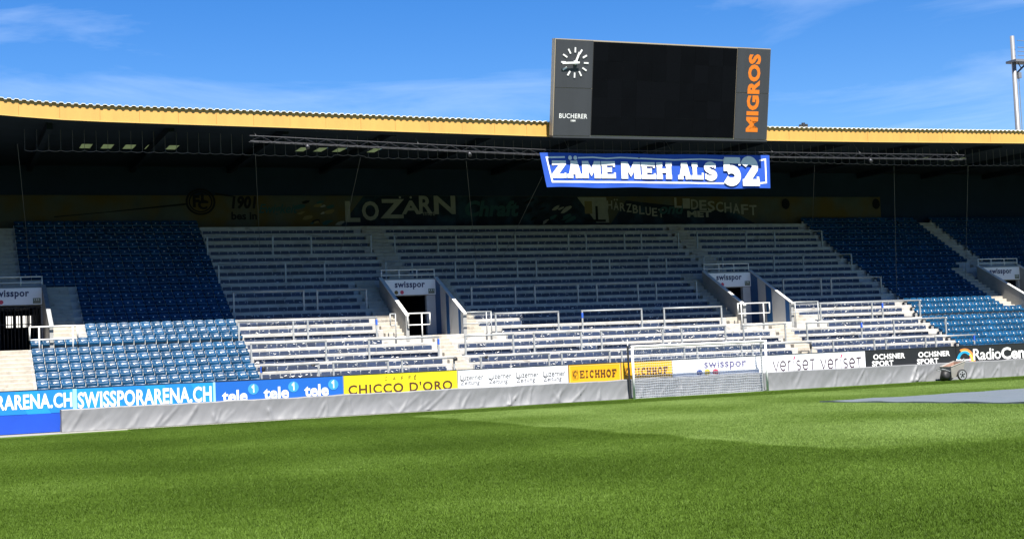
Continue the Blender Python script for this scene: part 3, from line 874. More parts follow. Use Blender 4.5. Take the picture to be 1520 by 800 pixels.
rail_frame("landing_rail", "white tubular rail frame before the passage above the goal", (fx(1096), fx(1143)), [(fx(1096), fz(1096, 466)), (fx(1101), NB), (fx(1134), NB), (fx(1143), fz(1143, 464))], YF, fz(1118, 450), fz(1118, 465), NB, "rail_white", 0.032, fr)
rail_frame("landing_rail", "grey handrail right of the passage above the goal's right post", (fx(1174), fx(1215)), [(fx(1181), NB), (fx(1215), NB)], YF, fz(1195, 448), fz(1195, 463), NB, "galv", 0.03, fr)
rail_frame("landing_rail", "white tubular rail frame at the left passage beside the blue seats", (fx(44, 490), fx(115, 490)), [(fx(44, 490), fz(44, 505)), (fx(58, 490), NB), (fx(108, 490), NB), (fx(115, 490), fz(115, 503))], YF, fz(80, 484.5), fz(80, 503.5), NB, "rail_white", 0.035, fr)
# ================================================================== CRUSH BARRIERS
def xline(px_, Y, Z):
    """X at which the line (., Y, Z) along the stand crosses the direction of photo column px_"""
    t = (px_ - 760.0) / F_PX
    q = R_ - t * W_
    return CAM[0] - (q[1] * (Y - CAM[1]) + q[2] * (Z - CAM[2])) / q[0]
TIERS = [  # row, photo height of the rail at column 440, post columns
    (-1, 541.0, [(388, 473), (495, 576), (597, 674), (714, 815), (834, 905), (923, 1016), (1035, 1101), (1117, 1204), (1237, 1298), (1315, 1374), (1389, 1446)]),
    (1, 508.0, [(373, 484), (548, 651), (691, 762), (793, 863), (893, 984), (1012, 1077), (1104, 1166), (1198, 1279), (1327, 1404)]),
    (4, 475.0, [(354.5, 435.5, 457, 559), (736, 829), (864.5, 952.6), (986, 1071), (1218, 1294.5, 1310, 1365.5)]),
    (8, 431.5, [(347, 451), (471, 544), (700, 765), (794, 858), (886, 947), (974, 1034), (1163, 1219), (1234, 1308)]),
    (12, 390.5, [(324.8, 424, 482), (573, 612, 676), (705, 768), (796, 878), (905, 963), (989, 1045), (1073, 1149), (1192.6, 1264)]),
    (16, 349.5, [(308, 405), (462, 551), (586, 650), (677, 738), (765, 844), (870, 927), (952, 1007), (1035, 1107.6), (1150, 1220)]),
]
TAPED = {(559, 2), (651, 1), (864.5, 2), (1279, 1), (1310, 2), (1446, 0), (388, 0)}
TN = ["front line just above the boards", "second line of barriers", "third line of barriers", "fourth line of barriers", "fifth line of barriers", "topmost line of barriers"]
for ti, (k, ypx, items) in enumerate(TIERS):
    Yb = YK(k) + 0.10
    zb = NK(k) - 0.002
    zt = at_y(440, ypx, Yb)[2]
    for bi, cols in enumerate(items):
        xs_ = [xline(c, Yb, (zb + zt) / 2) for c in cols]
        where = f"{ORD[bi + 1]} from the left" if bi < len(items) - 1 else "last on the right"
        t = Thing("crush_barrier", f"grey steel crush barrier, {TN[ti]}, {where}", "barrier", ((xs_[0] + xs_[-1]) / 2, Yb, zb), "crush barriers on the terrace")
        r = 0.039
        t.part("top_rail", MB().tube((xs_[0] - r, Yb, zt), (xs_[-1] + r, Yb, zt), r * 1.1, 8), "galv", True)
        for c, x in zip(cols, xs_):
            po = t.part("post", MB().box(x - r, x + r, Yb - 0.03, Yb + 0.03, zb, zt - 0.02).box(x - 0.10, x + 0.10, Yb - 0.07, Yb + 0.07, zb, zb + 0.015), "galv")
            if (c, ti) in TAPED:
                zz = zt - 0.22 if ti else zt - 0.16
                t.part("tape_band", MB().box(x - r - 0.008, x + r + 0.008, Yb - 0.04, Yb + 0.04, zz - 0.13, zz + 0.13), "tape_blue", parent=po)

# ================================================================== FOLDED BENCH SEATS ON THE STANDING TERRACE
TL, TR = -21.88, 16.35
PITCH_B = 0.465
def blocked(k, xa, xb):
    for v in VOMS[1:3]:
        zones = [v["front"]] if k <= 4 else ([(v["left"][0], v["right"][1])] if k <= 12 else [v["up"]])
        if k in (4, 5): zones = zones + [(v["left"][0] - 0.1, v["right"][1] + 0.9)]
        for a, b in zones:
            if xb > a and xa < b: return True
    return False
panels = []
for k in range(0, TOP + 1):
    n0 = NK(k - 1)
    x = TL + 0.05 + 0.04 * (k % 3)
    while x + PITCH_B < TR:
        if not blocked(k, x, x + PITCH_B): panels.append((k, x, YK(k) - 0.09, n0))
        x += PITCH_B
panels.sort(key=lambda p: (p[1] - CAM[0]) ** 2 + (p[2] - CAM[1]) ** 2 + (p[3] - CAM[2]) ** 2)
def panel_mb(mb, x, y, z, hgt=0.205):
    a, b = x + 0.006, x + PITCH_B - 0.006
    mb.prism_x([(y - 0.030, z + 0.012), (y + 0.020, z + 0.006), (y + 0.034, z + hgt), (y + 0.012, z + hgt + 0.008), (y - 0.016, z + hgt - 0.01)], a, b)
pm_ = MB(); panel_mb(pm_, 0, 0, 0); pme = pm_.mesh("folded_seat", "bench_blue")
terrace_rows = [o for o in stand.children if o.name.startswith("terrace_row")]
terrace_rows.sort(key=lambda o: o.name)
for k, x, y, z in panels[:300]:
    o = link("folded_seat", pme, terrace_rows[k])
    o.location = Vector((x, y, z)) - SB
rest = MB()
for k, x, y, z in panels[300:]: panel_mb(rest, x, y, z)
o = spart("folded_seats_beyond", rest, "bench_blue"); o["kind"] = "stuff"
br = MB()
for k, x, y, z in panels:
    br.box(x - 0.022, x + 0.022, y - 0.02, y + 0.045, z + 0.01, z + 0.213 + random.uniform(0, 0.02))
o = spart("seat_hinges", br, "galv"); o["kind"] = "stuff"
# paper scraps lying about on the sunlit rows
pp = MB()
for _ in range(520):
    k = random.choice((0, 1, 2, 2, 3, 4, 5, 6, 7, 8)); x = random.uniform(TL, TR)
    if blocked(k, x, x + 0.1): continue
    n0 = NK(k - 1)
    s = random.uniform(0.02, 0.06); a = random.uniform(-0.6, 0.6)
    z = n0 + random.uniform(0.03, 0.19); y = YK(k) - 0.128 - random.uniform(0, 0.01)
    dx, dz = s * math.cos(a), s * math.sin(a)
    pp.add([(x - dx, y, z - dz), (x + dx, y - 0.01, z + dz), (x + dx - dz * 0.5, y - 0.004, z + dz + dx * 0.45), (x - dx - dz * 0.5, y + 0.004, z - dz + dx * 0.45)], [(0, 1, 2, 3)])
o = pp.obj("paper_scraps", "white_paint"); o["kind"] = "stuff"; o["label"] = "torn white paper scraps scattered over the blue terrace rows"; o["category"] = "litter"

# ================================================================== BLUE PLASTIC SEATS
def seat_shell():
    mb = MB()
    prof = [(0.30, 0.425), (0.292, 0.37), (0.27, 0.305), (0.235, 0.245), (0.18, 0.205), (0.06, 0.195), (-0.03, 0.212), (-0.078, 0.198), (-0.10, 0.155), (-0.085, 0.10), (-0.03, 0.02)]
    xsn = [-0.232, -0.155, 0.0, 0.155, 0.232]
    def pt(i, x, back):
        y, z = prof[i]
        e = (abs(x) / 0.232) ** 2
        if i <= 3: y -= 0.045 * e
        else: z += 0.03 * e * (1 if i < 7 else 0.3)
        if i == 0: z -= 0.03 * e
        d = 0.018 if back else 0.0
        return (x, y + (d if i <= 4 else 0), z - (d if i > 3 else 0))
    n, m = len(prof), len(xsn)
    vs = [pt(i, x, False) for i in range(n) for x in xsn] + [pt(i, x, True) for i in range(n) for x in xsn]
    fs = []
    for i in range(n - 1):
        for j in range(m - 1):
            a = i * m + j
            fs.append((a, a + m, a + m + 1, a + 1)); b = a + n * m; fs.append((b, b + 1, b + m + 1, b + m))
    for i in range(n - 1):
        for j in (0, m - 1):
            a = i * m + j; b = a + n * m; fs.append((a, b, b + m, a + m) if j == 0 else (a, a + m, b + m, b))
    for j in range(m - 1):
        for i in (0, n - 1):
            a = i * m + j; b = a + n * m; fs.append((a, a + 1, b + 1, b) if i == 0 else (a, b, b + 1, a + 1))
    mb.add(vs, fs)
    return mb
def bracket_mb(mb): return mb.box(-0.255, -0.236, -0.02, 0.14, -0.10, 0.16)
def plate_mb(mb): return mb.add([(-0.028, 0.246, 0.30), (0.028, 0.246, 0.30), (0.028, 0.222, 0.25), (-0.028, 0.222, 0.25)], [(0, 3, 2, 1)])
shell = seat_shell(); shell_me = shell.mesh("shell", "seat_blue", True)
brk = bracket_mb(MB()); brk_me = brk.mesh("bracket", "seat_white")
plt = plate_mb(MB()); plt_me = plt.mesh("number_plate", "seat_white")
SP = 0.493
seats = []
def seat_row(k, xa, xb, block, frac=0.0):
    n = int((xb - xa) / SP)
    x = xb - SP * (n - 0.5)
    for j in range(n):
        seats.append((k, x + j * SP, block, j, n))
for k in range(-2, TOP + 1):
    if k <= 4:
        seat_row(k, -31.38, TL - 0.03, "L"); seat_row(k, -36.5, -32.78, "LL"); seat_row(k, TR + 0.06, 25.4, "R")
    elif k <= 11:
        seat_row(k, -29.15, TL - 0.03, "L"); seat_row(k, TR + 0.06, 23.30, "R"); seat_row(k, 28.7, 33, "RR")
    elif k == 12:
        seat_row(k, -30.3, TL - 0.03, "L"); seat_row(k, TR + 0.06, 24.2, "R"); seat_row(k, 28.7, 34, "RR")
    else:
        seat_row(k, -31.4, TL - 0.03, "L"); seat_row(k, TR + 0.06, 25.40, "R"); seat_row(k, 26.55, 38, "RR")
def seat_base(k, x):
    return Vector((x, YK(k) + 0.24, NK(k) + (0.07 if k == 4 else 0.0) + (0.03 if k == 5 else 0)))
def cam_key(s):
    b = seat_base(s[0], s[1]); d = np.array(b) - CAM
    z = d @ W_; sx = 760 + F_PX * (d @ R_) / z
    return z + (0 if -8 < sx < 1528 else 1000)
seats.sort(key=cam_key)
order = {}
for s in seats:
    if cam_key(s) > 900: continue
    order.setdefault((s[0], s[2]), []).append(s[1])
for q in order.values(): q.sort()
for s in seats[:300]:
    k, x, block, j, n = s
    b = seat_base(k, x)
    lst = order[(k, block)]
    idx = lst.index(x)
    fromr = len(lst) - idx
    side = f"{ORD[idx + 1]} seat from its left end" if idx + 1 <= fromr else f"{ORD[fromr]} seat from its right end"
    blk = {"L": "left block", "LL": "block at the left edge", "R": "right block", "RR": "far right block"}[block]
    t = thing("stadium_seat", f"blue plastic seat in the {blk}, {ORD[k + 3]} row up, {side}", "seat", b, "blue plastic seats in blocks")
    rz = random.gauss(0, 0.015)
    t.rotation_euler = (random.gauss(0, 0.01), 0, rz)
    link("shell", shell_me, t); link("bracket", brk_me, t); link("number_plate", plt_me, t)
rs, rb, rp_ = MB(), MB(), MB()
for s in seats[300:]:
    b = seat_base(s[0], s[1])
    for src, dst in ((shell, rs), (brk, rb), (plt, rp_)):
        dst.add([Vector(v) + b for v in src.v], src.f)
rest_seats = rs.obj("stadium_seats_beyond", "seat_blue", None, True)
rest_seats["kind"] = "stuff"; rest_seats["label"] = "rows of blue plastic seats in the shade and at the right"; rest_seats["category"] = "seats"
rb.obj("brackets", "seat_white", rest_seats)["kind"] = "stuff"
rp_.obj("number_plates", "seat_white", rest_seats)["kind"] = "stuff"

# ================================================================== ADVERTISING BOARDS
YA = 0.90 + DYF; AZ1 = at_y(760, 545.6, YA)[2]
bw = MB().box(XL, XR, YA + 0.07, YA + 0.16, 0.0, AZ1 - 0.02).obj("board_wall", "wall_concrete")
tag(recentre(bw, (-2, YA + 0.1, 0)), "long low grey wall carrying the advertising boards", "wall")
def ax(p, q=570): return at_y(p, q, YA)[0]
def axz(p, q): r = at_y(p, q, YA); return r[0], r[2]
def line_q(p): return 584.4 - 0.0485 * p        # top edge of the boards in the photo
def board(label, p0, p1, mats, z0=0.80, cat="advertising board"):
    x0 = ax(p0, line_q(p0) + 12) if p0 > -100 else XL + 5; x1 = ax(p1, line_q(p1) + 12) if p1 < 1700 else XR - 5
    t = Thing("advertising_board", label, cat, ((x0 + x1) / 2, YA, z0), "advertising boards along the pitch")
    t.part("panel", MB().box(x0 + 0.006, x1 - 0.006, YA, YA + 0.06, z0, AZ1), mats)
    t.part("top_edge", MB().box(x0 + 0.006, x1 - 0.006, YA - 0.012, YA + 0.062, AZ1 + 0.001, AZ1 + 0.03), "dark_steel")
    return t, x0, x1, Sheet(plane_fn(YA))
def px_text(sh, txt, p0, p1, qb, qt, m, **kw):
    """words between photo columns p0..p1 with foot/top read at their middle"""
    pm2 = (p0 + p1) / 2
    sh.text(txt, ax(p0, qb), ax(p1, qb), at_y(pm2, qb, YA)[2], at_y(pm2, qt, YA)[2], m, **kw)
# cyan board with web address, twice
t, x0, x1, sh = board("cyan board with white web address in capitals, at the left edge", -60, 320, "ad_cyan", 0.80)
s0 = Sheet(plane_fn(YA))
for a, b in ((-20, 40), (75, 110), (185, 232), (262, 300)):
    xa, xb = ax(a), ax(b)
    s0.new().poly([(xa, 0.81), (xb, 0.81), (xb - 0.5, AZ1 - 0.01), (xa - 0.5, AZ1 - 0.01)], "ad_cyan2")
s0.new().rect(ax(107.5), ax(113.5), 0.81, AZ1 - 0.01, "logo_white_blue"); s0.new().rect(ax(316), ax(319.6), 0.81, AZ1 - 0.01, "logo_white_blue")
t.part("tint_band", s0)
sh = Sheet(plane_fn(YA - 0.006))
px_text(sh, "SWISSPORARENA.CH", -93, 107.5, 609.0, 586.5, "white_paint", bold=0.028, spacing=1.04)
px_text(sh, "SWISSPORARENA.CH", 115.5, 314.5, 600.8, 577.2, "white_paint", bold=0.028, spacing=1.04)
t.part("lettering", sh)
# blue base board below it (left of the cover)
bb = MB().box(XL + 5, ax(92, 620), YA - 0.02, YA + 0.05, 0.03, 0.795).obj("base_board", "ad_base_blue")
tag(recentre(bb, (-40, YA, 0.03)), "plain royal blue base board under the cyan board at the left edge", "board")
# blue board with three "tele 1"
t, x0, x1, sh = board("blue board with three white words each topped by a round numeral logo", 320, 509.5, "ad_blue")
logo = MB()
for a, b, qb, lc, lq in ((330, 367.5, 596.0, 376, 577.2), (391.5, 429, 591.2, 435.5, 573.8), (452, 488, 587.5, 494.6, 570.5)):
    px_text(sh, "tele", a, b, qb, qb - 17.5, "white_paint", bold=0.028, spacing=1.0)
    lx, lz = axz(lc, lq)
    sh.new().disc(lx, lz, 0.235, 0.235, "logo_cyan")
    sh.new().strokes([([(0.15, 0.72), (0.58, 0.96), (0.58, 0.0)], 0.30)], lx - 0.09, lx + 0.09, lz - 0.15, lz + 0.15, "white_paint")
t.part("lettering", sh)
# yellow coffee board
t, x0, x1, sh = board("bright yellow board with dark brown coffee lettering", 510.5, 678.8, "ad_yellow")
px_text(sh, "CHICCO D'ORO", 517, 672, 581.8, 567.3, "ink_brown", bold=0.026, spacing=1.12)
for c, a, b, qm in (("C", 571, 575, 562.2), ("A", 583, 587.5, 561.6), ("F", 595.5, 599, 561.0), ("F", 606.5, 610, 560.5), ("E", 614.5, 618, 560.2)):
    px_text(sh, c, a, b, qm + 2.4, qm - 2.9, "ink_brown", bold=0.0)
lx, lz = axz(616.5, 556.2); sh.new().poly([(lx - 0.05, lz + 0.03), (lx + 0.03, lz - 0.02), (lx + 0.05, lz)], "ink_brown")
t.part("lettering", sh)
# newspaper board
t, x0, x1, sh = board("white board with grey newspaper name repeated four times", 680, 843, "white_board")
for a, b, q in ((683, 718, 563.8), (725, 759.5, 561.8), (766, 800, 560.0), (806, 839.5, 558.2)):
    px_text(sh, "Luzerner", a, b, q, q - 8.4, "ink_grey", bold=0.010, shear=0.06)
    px_text(sh, "Zeitung", a + 0.6, b - 5.5, q + 9.0, q + 0.4, "ink_grey", bold=0.010, shear=0.06)
t.part("lettering", sh)
# two amber brewery boards
for bi, (a, b, nm) in enumerate(((844.5, 921.3, "beside the newspaper board"), (922.3, 997.5, "partly behind the left goal post"))):
    t, x0, x1, sh = board("amber board with dark slab-serif brewery name " + nm, a, b, "ad_amber")
    fr_ = Sheet(plane_fn(YA))
    for xa, xb, za, zb in ((x0 + 0.04, x1 - 0.04, AZ1 - 0.07, AZ1 - 0.04), (x0 + 0.04, x0 + 0.07, 0.85, AZ1 - 0.04), (x1 - 0.07, x1 - 0.04, 0.85, AZ1 - 0.04)):
        fr_.rect(xa, xb, za, zb, "ad_amber_line")
    t.part("border", fr_)
    sh = Sheet(plane_fn(YA - 0.006))
    o_ = (b - a)
    def fxp(f_): return ax(a + f_ * o_)
    qm = line_q((a + b) / 2)
    zb_, zt_ = at_y((a + b) / 2, qm + 18.2, YA)[2], at_y((a + b) / 2, qm + 7.2, YA)[2]
    sh.slab("EICHHOF", fxp(0.215), fxp(0.93), zb_, zt_, "ink_brown", gap=0.16, t=0.22, sw=0.15)
    ix, iz = fxp(0.13), (zb_ + zt_) / 2
    sh.new()
    for q in range(4):
        sh.strokes([(arc(0.5, 0.5, 0.42 - 0.11 * q, 0.42 - 0.11 * q, 20 + 80 * q, 200 + 80 * q, 8), 0.07)], ix - 0.13, ix + 0.13, iz - 0.19, iz + 0.19, "ink_brown")
    sh.strokes([([(0.05, 0.05), (0.95, 0.05), (0.95, 0.95), (0.05, 0.95), (0.05, 0.1)], 0.05)], ix - 0.15, ix + 0.15, iz - 0.21, iz + 0.21, "ink_brown")
    t.part("lettering", sh)
# white board behind the goal
t, x0, x1, sh = board("white board with purple name and three dots behind the goal net", 998.5, 1136, "white_board")
px_text(sh, "swisspor", 1045.5, 1108, 548.5, 533.5, "ink_purple", bold=0.020, spacing=1.08)
t.part("lettering", sh)
for p_, q_, m_ in ((1038.5, 552.8, "dot_blue"), (1050, 552.2, "dot_yellow"), (1062, 551.8, "dot_red")):
    s2 = Sheet(plane_fn(YA)); lx, lz = axz(p_, q_); s2.disc(lx, lz, 0.165, 0.165, m_); t.part("dot", s2)
# veriset
t, x0, x1, sh = board("white board with thin dark name repeated twice right of the goal", 1136.8, 1284.6, "white_board")
for a, b, qb in ((1148, 1212.5, 549.3), (1219, 1281.5, 546.2)):
    x_a, x_b = ax(a), ax(b); zb_ = at_y((a + b) / 2, qb, YA)[2]; h_ = 0.62; n_ = 7; wd = (x_b - x_a)
    G = {"v": [([(0.05, 1.05), (0.5, 0.0), (0.95, 1.0)], 0.15)], "e": [(arc(0.5, 0.5, 0.42, 0.46, 0, 320, 18), 0.15), ([(0.1, 0.5), (0.9, 0.5)], 0.13)],
         "r": [([(0.25, 0.0), (0.25, 1.0)], 0.17), (arc(0.6, 0.62, 0.35, 0.34, 170, 60, 6), 0.15)], "i": [([(0.5, 0.0), (0.5, 1.0)], 0.28)],
         "s": [(arc(0.5, 0.74, 0.32, 0.22, 40, 270, 10)[:-1] + arc(0.5, 0.26, 0.34, 0.22, 90, -140, 10), 0.14)], "t": [([(0.5, 0.0), (0.5, 0.94)], 0.15), ([(0.1, 1.0), (0.95, 1.0)], 0.12)]}
    xx_ = 0.0
    for c, w_ in zip("veriset", (0.165, 0.165, 0.13, 0.07, 0.15, 0.165, 0.155)):
        sh.strokes(G[c], x_a + xx_ * wd + 0.02, x_a + (xx_ + w_) * wd - 0.04, zb_, zb_ + 0.50, "ink_plum")
        if c == "i":
            xm = x_a + (xx_ + w_ / 2) * wd
            sh.new().poly([(xm - 0.04, zb_ + 0.56), (xm + 0.05, zb_ + 0.56), (xm + 0.13, zb_ + 0.72), (xm + 0.03, zb_ + 0.72)], "pink")
        xx_ += w_
t.part("lettering", sh)
# black sports shop board
t, x0, x1, sh = board("black board with bold white two-line shop name, twice", 1285.4, 1419, "ad_black")
for a, q1, q2 in ((1294.5, 532.6, 543.0), (1361.3, 529.2, 539.8)):
    px_text(sh, "OCHSNER", a + 1.8, a + 49, q1, q1 - 8.0, "white_paint", bold=0.03, spacing=1.05)
    px_text(sh, "SPORT", a, a + 32, q2, q2 - 8.0, "white_paint", bold=0.03, spacing=1.05)
t.part("lettering", sh)
# radio board
t, x0, x1, sh = board("black board with rainbow arc logo and white radio name at right edge", 1419.6, 1640, "ad_black")
lx, lz = axz(1432, 531.5)
for rr, m_ in ((0.62, "rainbow_orange"), (0.50, "rainbow_yellow")):
    sh.strokes([(arc(0.5, 0.0, 0.5, 0.85, 115, -6, 14), 0.14)], lx - rr, lx + rr, lz - 0.22, lz + rr * 0.95, m_)
sh.strokes([(arc(0.5, 0.0, 0.5, 0.85, 172, 45, 14), 0.2)], lx - 0.46, lx + 0.46, lz - 0.18, lz + 0.42, "rainbow_blue")
sh.new().rect(ax(1441.5), ax(1444), 0.84, 1.15, "pink")
px_text(sh, "RadioCentral", 1419.5, 1441, 535.8, 532.0, "white_paint", bold=0.03)
px_text(sh, "Radio", 1445, 1486, 533.5, 516.8, "white_paint", bold=0.012, spacing=0.95)
px_text(sh, "Central", 1486.5, 1549, 531.5, 514.0, "white_paint", bold=0.03, spacing=0.98)
t.part("lettering", sh)
# ================================================================== GREY COVER DRAPED BEFORE THE BOARDS
CX0, CX1 = at_z(88, 640, 0.0)[0], XR - 4
from mathutils import noise as mnoise
folds = []
x = CX0 + 0.4
while x < CX1:
    big = random.random()
    for _ in range(0 if big < 0.22 else random.choice((1, 2, 2, 3))):
        folds.append((x + random.uniform(-0.5, 0.5), random.choice((1, 1, 1, -0.4)) * random.uniform(0.05, 1.1), random.uniform(0.02, 0.08) * (1.35 if big > 0.75 else 0.8),
                      random.uniform(0.03, 0.09), random.uniform(0.0, 0.5), random.uniform(-0.5, 0.5), random.uniform(0.55, 1.05)))
    x += random.uniform(0.6, 1.5)
fx_ = np.array(folds)
def cover_disp(x, s):
    """x along the cover, s = 0 at the ground .. 1 at the top edge: pulled folds on a softly billowing sheet"""
    d = 0.0
    for c, sl, amp, w, s0, cur, s1 in fx_[np.abs(fx_[:, 0] - x) < 2.2]:
        xc = c + sl * (s - 1.0) + cur * (s - 1.0) ** 2 * 0.6 + 0.02 * mnoise.noise(Vector((c * 3, s * 4, 1.0)))
        ww = w * (0.55 + 0.8 * (1 - s)); u = (x - xc) / ww
        env = min(1.0, max(0.0, (s1 - s) * 4)) * (1.0 if s > s0 else 0.25 + 0.75 * s / max(s0, 0.01))
        d += amp * env * math.exp(-abs(u) ** 1.6) * (1.0 if u > 0 else 0.75)
    hang = 1 - 0.6 * s
    d += 0.05 * hang * mnoise.noise(Vector((x * 0.8 - s * 0.5, s * 0.6, 5.0)))
    d += 0.028 * hang * mnoise.noise(Vector((x * 2.6 - s * 1.6, s * 1.1, 9.0)))
    d += 0.010 * mnoise.noise(Vector((x * 7.0 - s * 3.0, s * 3.0, 2.0)))
    return d
cv = MB(); nx = int((CX1 - CX0) / 0.055); SS = [0.0, 0.04, 0.1, 0.18, 0.27, 0.36, 0.45, 0.54, 0.63, 0.72, 0.81, 0.9, 0.96, 1.0]
vs = []
for i in range(nx + 1):
    x = CX0 + (CX1 - CX0) * i / nx
    top = 0.925 + 0.010 * math.sin(x * 1.3) + 0.008 * math.sin(x * 3.7)
    for s in SS:
        flare = 0.09 * (1 - s) ** 3
        vs.append((x, 0.47 + DYF - flare - cover_disp(x, s), 0.018 + s * (top - 0.018)))
    vs.append((x, 0.60 + DYF, top + 0.012)); vs.append((x, YA - 0.03, top + 0.004 + 0.01 * math.sin(x * 4)))
nr = len(SS) + 2
fs = [(i * nr + j, (i + 1) * nr + j, (i + 1) * nr + j + 1, i * nr + j + 1) for i in range(nx) for j in range(nr - 1)]
cv.add(vs, fs)
# left end: the sheet is folded back round the corner
ev = []
for s in (0.0, 0.3, 0.6, 0.85, 1.0):
    for q in range(5):
        ev.append((CX0 - 0.012 * q * (1 - s) + 0.03 * math.sin(q * 1.7 + s * 4), 0.47 + DYF - 0.09 * (1 - s) ** 3 + 0.4 * q / 4, 0.018 + s * 0.905))
cv.add(ev, [(5 * i + j + 1, 5 * i + j, 5 * i + 5 + j, 5 * i + 6 + j) for i in range(4) for j in range(4)])
co = cv.obj("fabric_cover", "cover_grey", None, True)
tag(recentre(co, ((CX0 + CX1) / 2, 0.5 + DYF, 0.0)), "long wrinkled grey fabric cover hung along the foot of the boards", "cover")

# ================================================================== GOAL
goal = Thing("football_goal", "white football goal with net pushed back against the grey cover", "goal", (0, 0, 0))
GO = goal.o
for x in (-3.72, 3.72):
    goal.part("post", MB().tube((x, 0, 0), (x, 0, 2.555), 0.06, 16), "goal_white", True)
goal.part("crossbar", MB().tube((-3.78, 0, 2.50), (3.78, 0, 2.50), 0.06, 16), "goal_white", True)
for x, h, m_ in ((-3.80, 2.86, "dark_steel"), (3.64, 2.78, "galv")):
    st = MB().tube((x, 0.30, 0.02), (x, 0.30, h - 0.3), 0.045, 10, m_).tube((x, 0.30, h - 0.3), (x, 0.30, h), 0.03, 8, "goal_white")
    st.tube((x, 0.30, 2.40), (x + 0.08, 0.05, 2.48), 0.02, 6, m_); st.tube((x, 0.30, 0.05), (x + 0.08, 0.04, 0.05), 0.025, 6, m_)
    goal.part("net_stanchion", st)
def net_pt(x, s, lay):
    # s = 0 at the crossbar .. 1 at the ground
    y = 0.06 + 0.19 * min(1.0, s * 3.5) + 0.012 * math.sin(x * 2.3 + lay * 2) + 0.015 * math.sin(x * 0.9 + s * 5 + lay)
    z = 2.46 * (1 - s) + 0.012 * math.sin(x * 5.0 + s * 9 + lay)
    return Vector((x, y + 0.015 * lay, max(z, 0.03)))
net = MB()
for lay, s_lo in ((0, 0.0), (1, 0.60)):
    ny = int((1 - s_lo) * (20 if lay == 0 else 32)); nx_ = 60 if lay == 0 else 90; nm_ = "net_white" if lay == 0 else "net_blue"
    for i in range(nx_ + 1):
        x = -3.64 + 7.28 * i / nx_ + 0.03 * lay
        net.path([net_pt(x + 0.02 * math.sin(q * 1.3 + i), s_lo + (1 - s_lo) * q / 12, lay) for q in range(13)], 0.0042 - 0.0014 * lay, 3, nm_)
    for q in range(ny + 1):
        s = s_lo + (1 - s_lo) * q / ny
        net.path([net_pt(-3.66 + 7.32 * i / 48, s, lay) for i in range(49)], 0.0042 - 0.0014 * lay, 3, nm_)
goal.part("net", net)["kind"] = "stuff"
GO.location.y = DYF
GO.location.x = (xline(942.0, DYF, 1.25) + xline(1135.8, DYF, 1.25)) / 2

# ================================================================== TARPAULIN ON THE GRASS
tp = MB(); nu, nv = 60, 50; vs = []
for i in range(nu + 1):
    for j in range(nv + 1):
        u, v_ = i / nu, j / nv
        xl = -3.55 + 1.75 * (v_ * 19 / 9.0) * 1.0 if v_ * 19 < 9 else -1.80 + 0.02 * (v_ * 19 - 9)
        x = xl + u * (14.0 - xl) + 0.03 * math.sin(j * 1.9) * (1 - u)
        y = -15.15 - 19.0 * v_ + 0.10 * math.sin(i * 0.9) * (1 - v_) + 0.05 * math.sin(i * 2.3) * (1 - v_)
        z = 0.062 + 0.008 * math.sin(x * 1.7 + y * 0.6) + 0.006 * math.sin(x * 0.8 - y * 1.9) + (0.03 * math.exp(-((u * 40) ** 2)) * (0.5 + 0.5 * math.sin(j * 1.1)))
        vs.append((x, y, z))
tp.add(vs, [(i * (nv + 1) + j + 1, (i + 1) * (nv + 1) + j + 1, (i + 1) * (nv + 1) + j, i * (nv + 1) + j) for i in range(nu) for j in range(nv)])
rim = []
for j in range(nv + 1): rim.append(vs[j])
base_ = [(a, b, 0.0) for a, b, c in rim]
tp.add(rim + base_, [(j, j + 1, nv + 1 + j + 1, nv + 1 + j) for j in range(nv)])
r2 = [vs[i * (nv + 1)] for i in range(nu + 1)]
tp.add(r2 + [(a, b, 0.0) for a, b, c in r2], [(j + 1, j, nu + 1 + j, nu + 1 + j + 1) for j in range(nu)])
to = tp.obj("ground_tarpaulin", "tarp", None, True)
tag(recentre(to, (5, -24, 0)), "pale blue-grey tarpaulin spread flat over the grass at the right", "tarpaulin")

# ================================================================== CART
cart = Thing("hand_cart", "weathered beige tipping cart with one pale-rimmed wheel before the cover", "cart", (14.45, -0.95, 0))
xa, xb, ya_, yb_ = 14.02, 14.98, -1.45, -0.55
hop = MB()
o4 = [(xa, ya_, 0.74), (xb, ya_, 1.00), (xb, yb_, 1.00), (xa, yb_, 0.74)]
i4 = [(xa + 0.05, ya_ + 0.05, 0.735), (xb - 0.05, ya_ + 0.05, 0.985), (xb - 0.05, yb_ - 0.05, 0.985), (xa + 0.05, yb_ - 0.05, 0.735)]
b4 = [(xa + 0.10, ya_ + 0.10, 0.16), (xb - 0.20, ya_ + 0.10, 0.30), (xb - 0.20, yb_ - 0.10, 0.30), (xa + 0.10, yb_ - 0.10, 0.16)]
f4 = [(a, b, c + 0.28) for a, b, c in b4]
hop.add(o4 + b4, [(0, 4, 5, 1), (1, 5, 6, 2), (2, 6, 7, 3), (3, 7, 4, 0), (4, 7, 6, 5)], "cart_beige")
hop.add(o4 + i4, [(0, 1, 5, 4), (1, 2, 6, 5), (2, 3, 7, 6), (3, 0, 4, 7)], "cart_beige")
hop.add(i4 + f4, [(0, 1, 5, 4), (1, 2, 6, 5), (2, 3, 7, 6), (3, 0, 4, 7), (4, 5, 6, 7)], "cart_rust")
hp = cart.part("hopper", hop)
cart.part("rim", MB().path([Vector(p) + Vector((0, 0, 0.012)) for p in o4 + o4[:1]], 0.022, 6), "cart_beige", parent=hp)
cart.part("rib", MB().box(xa + 0.06, xb - 0.10, ya_ + 0.045, ya_ + 0.075, 0.60, 0.64), "cart_beige", parent=hp)
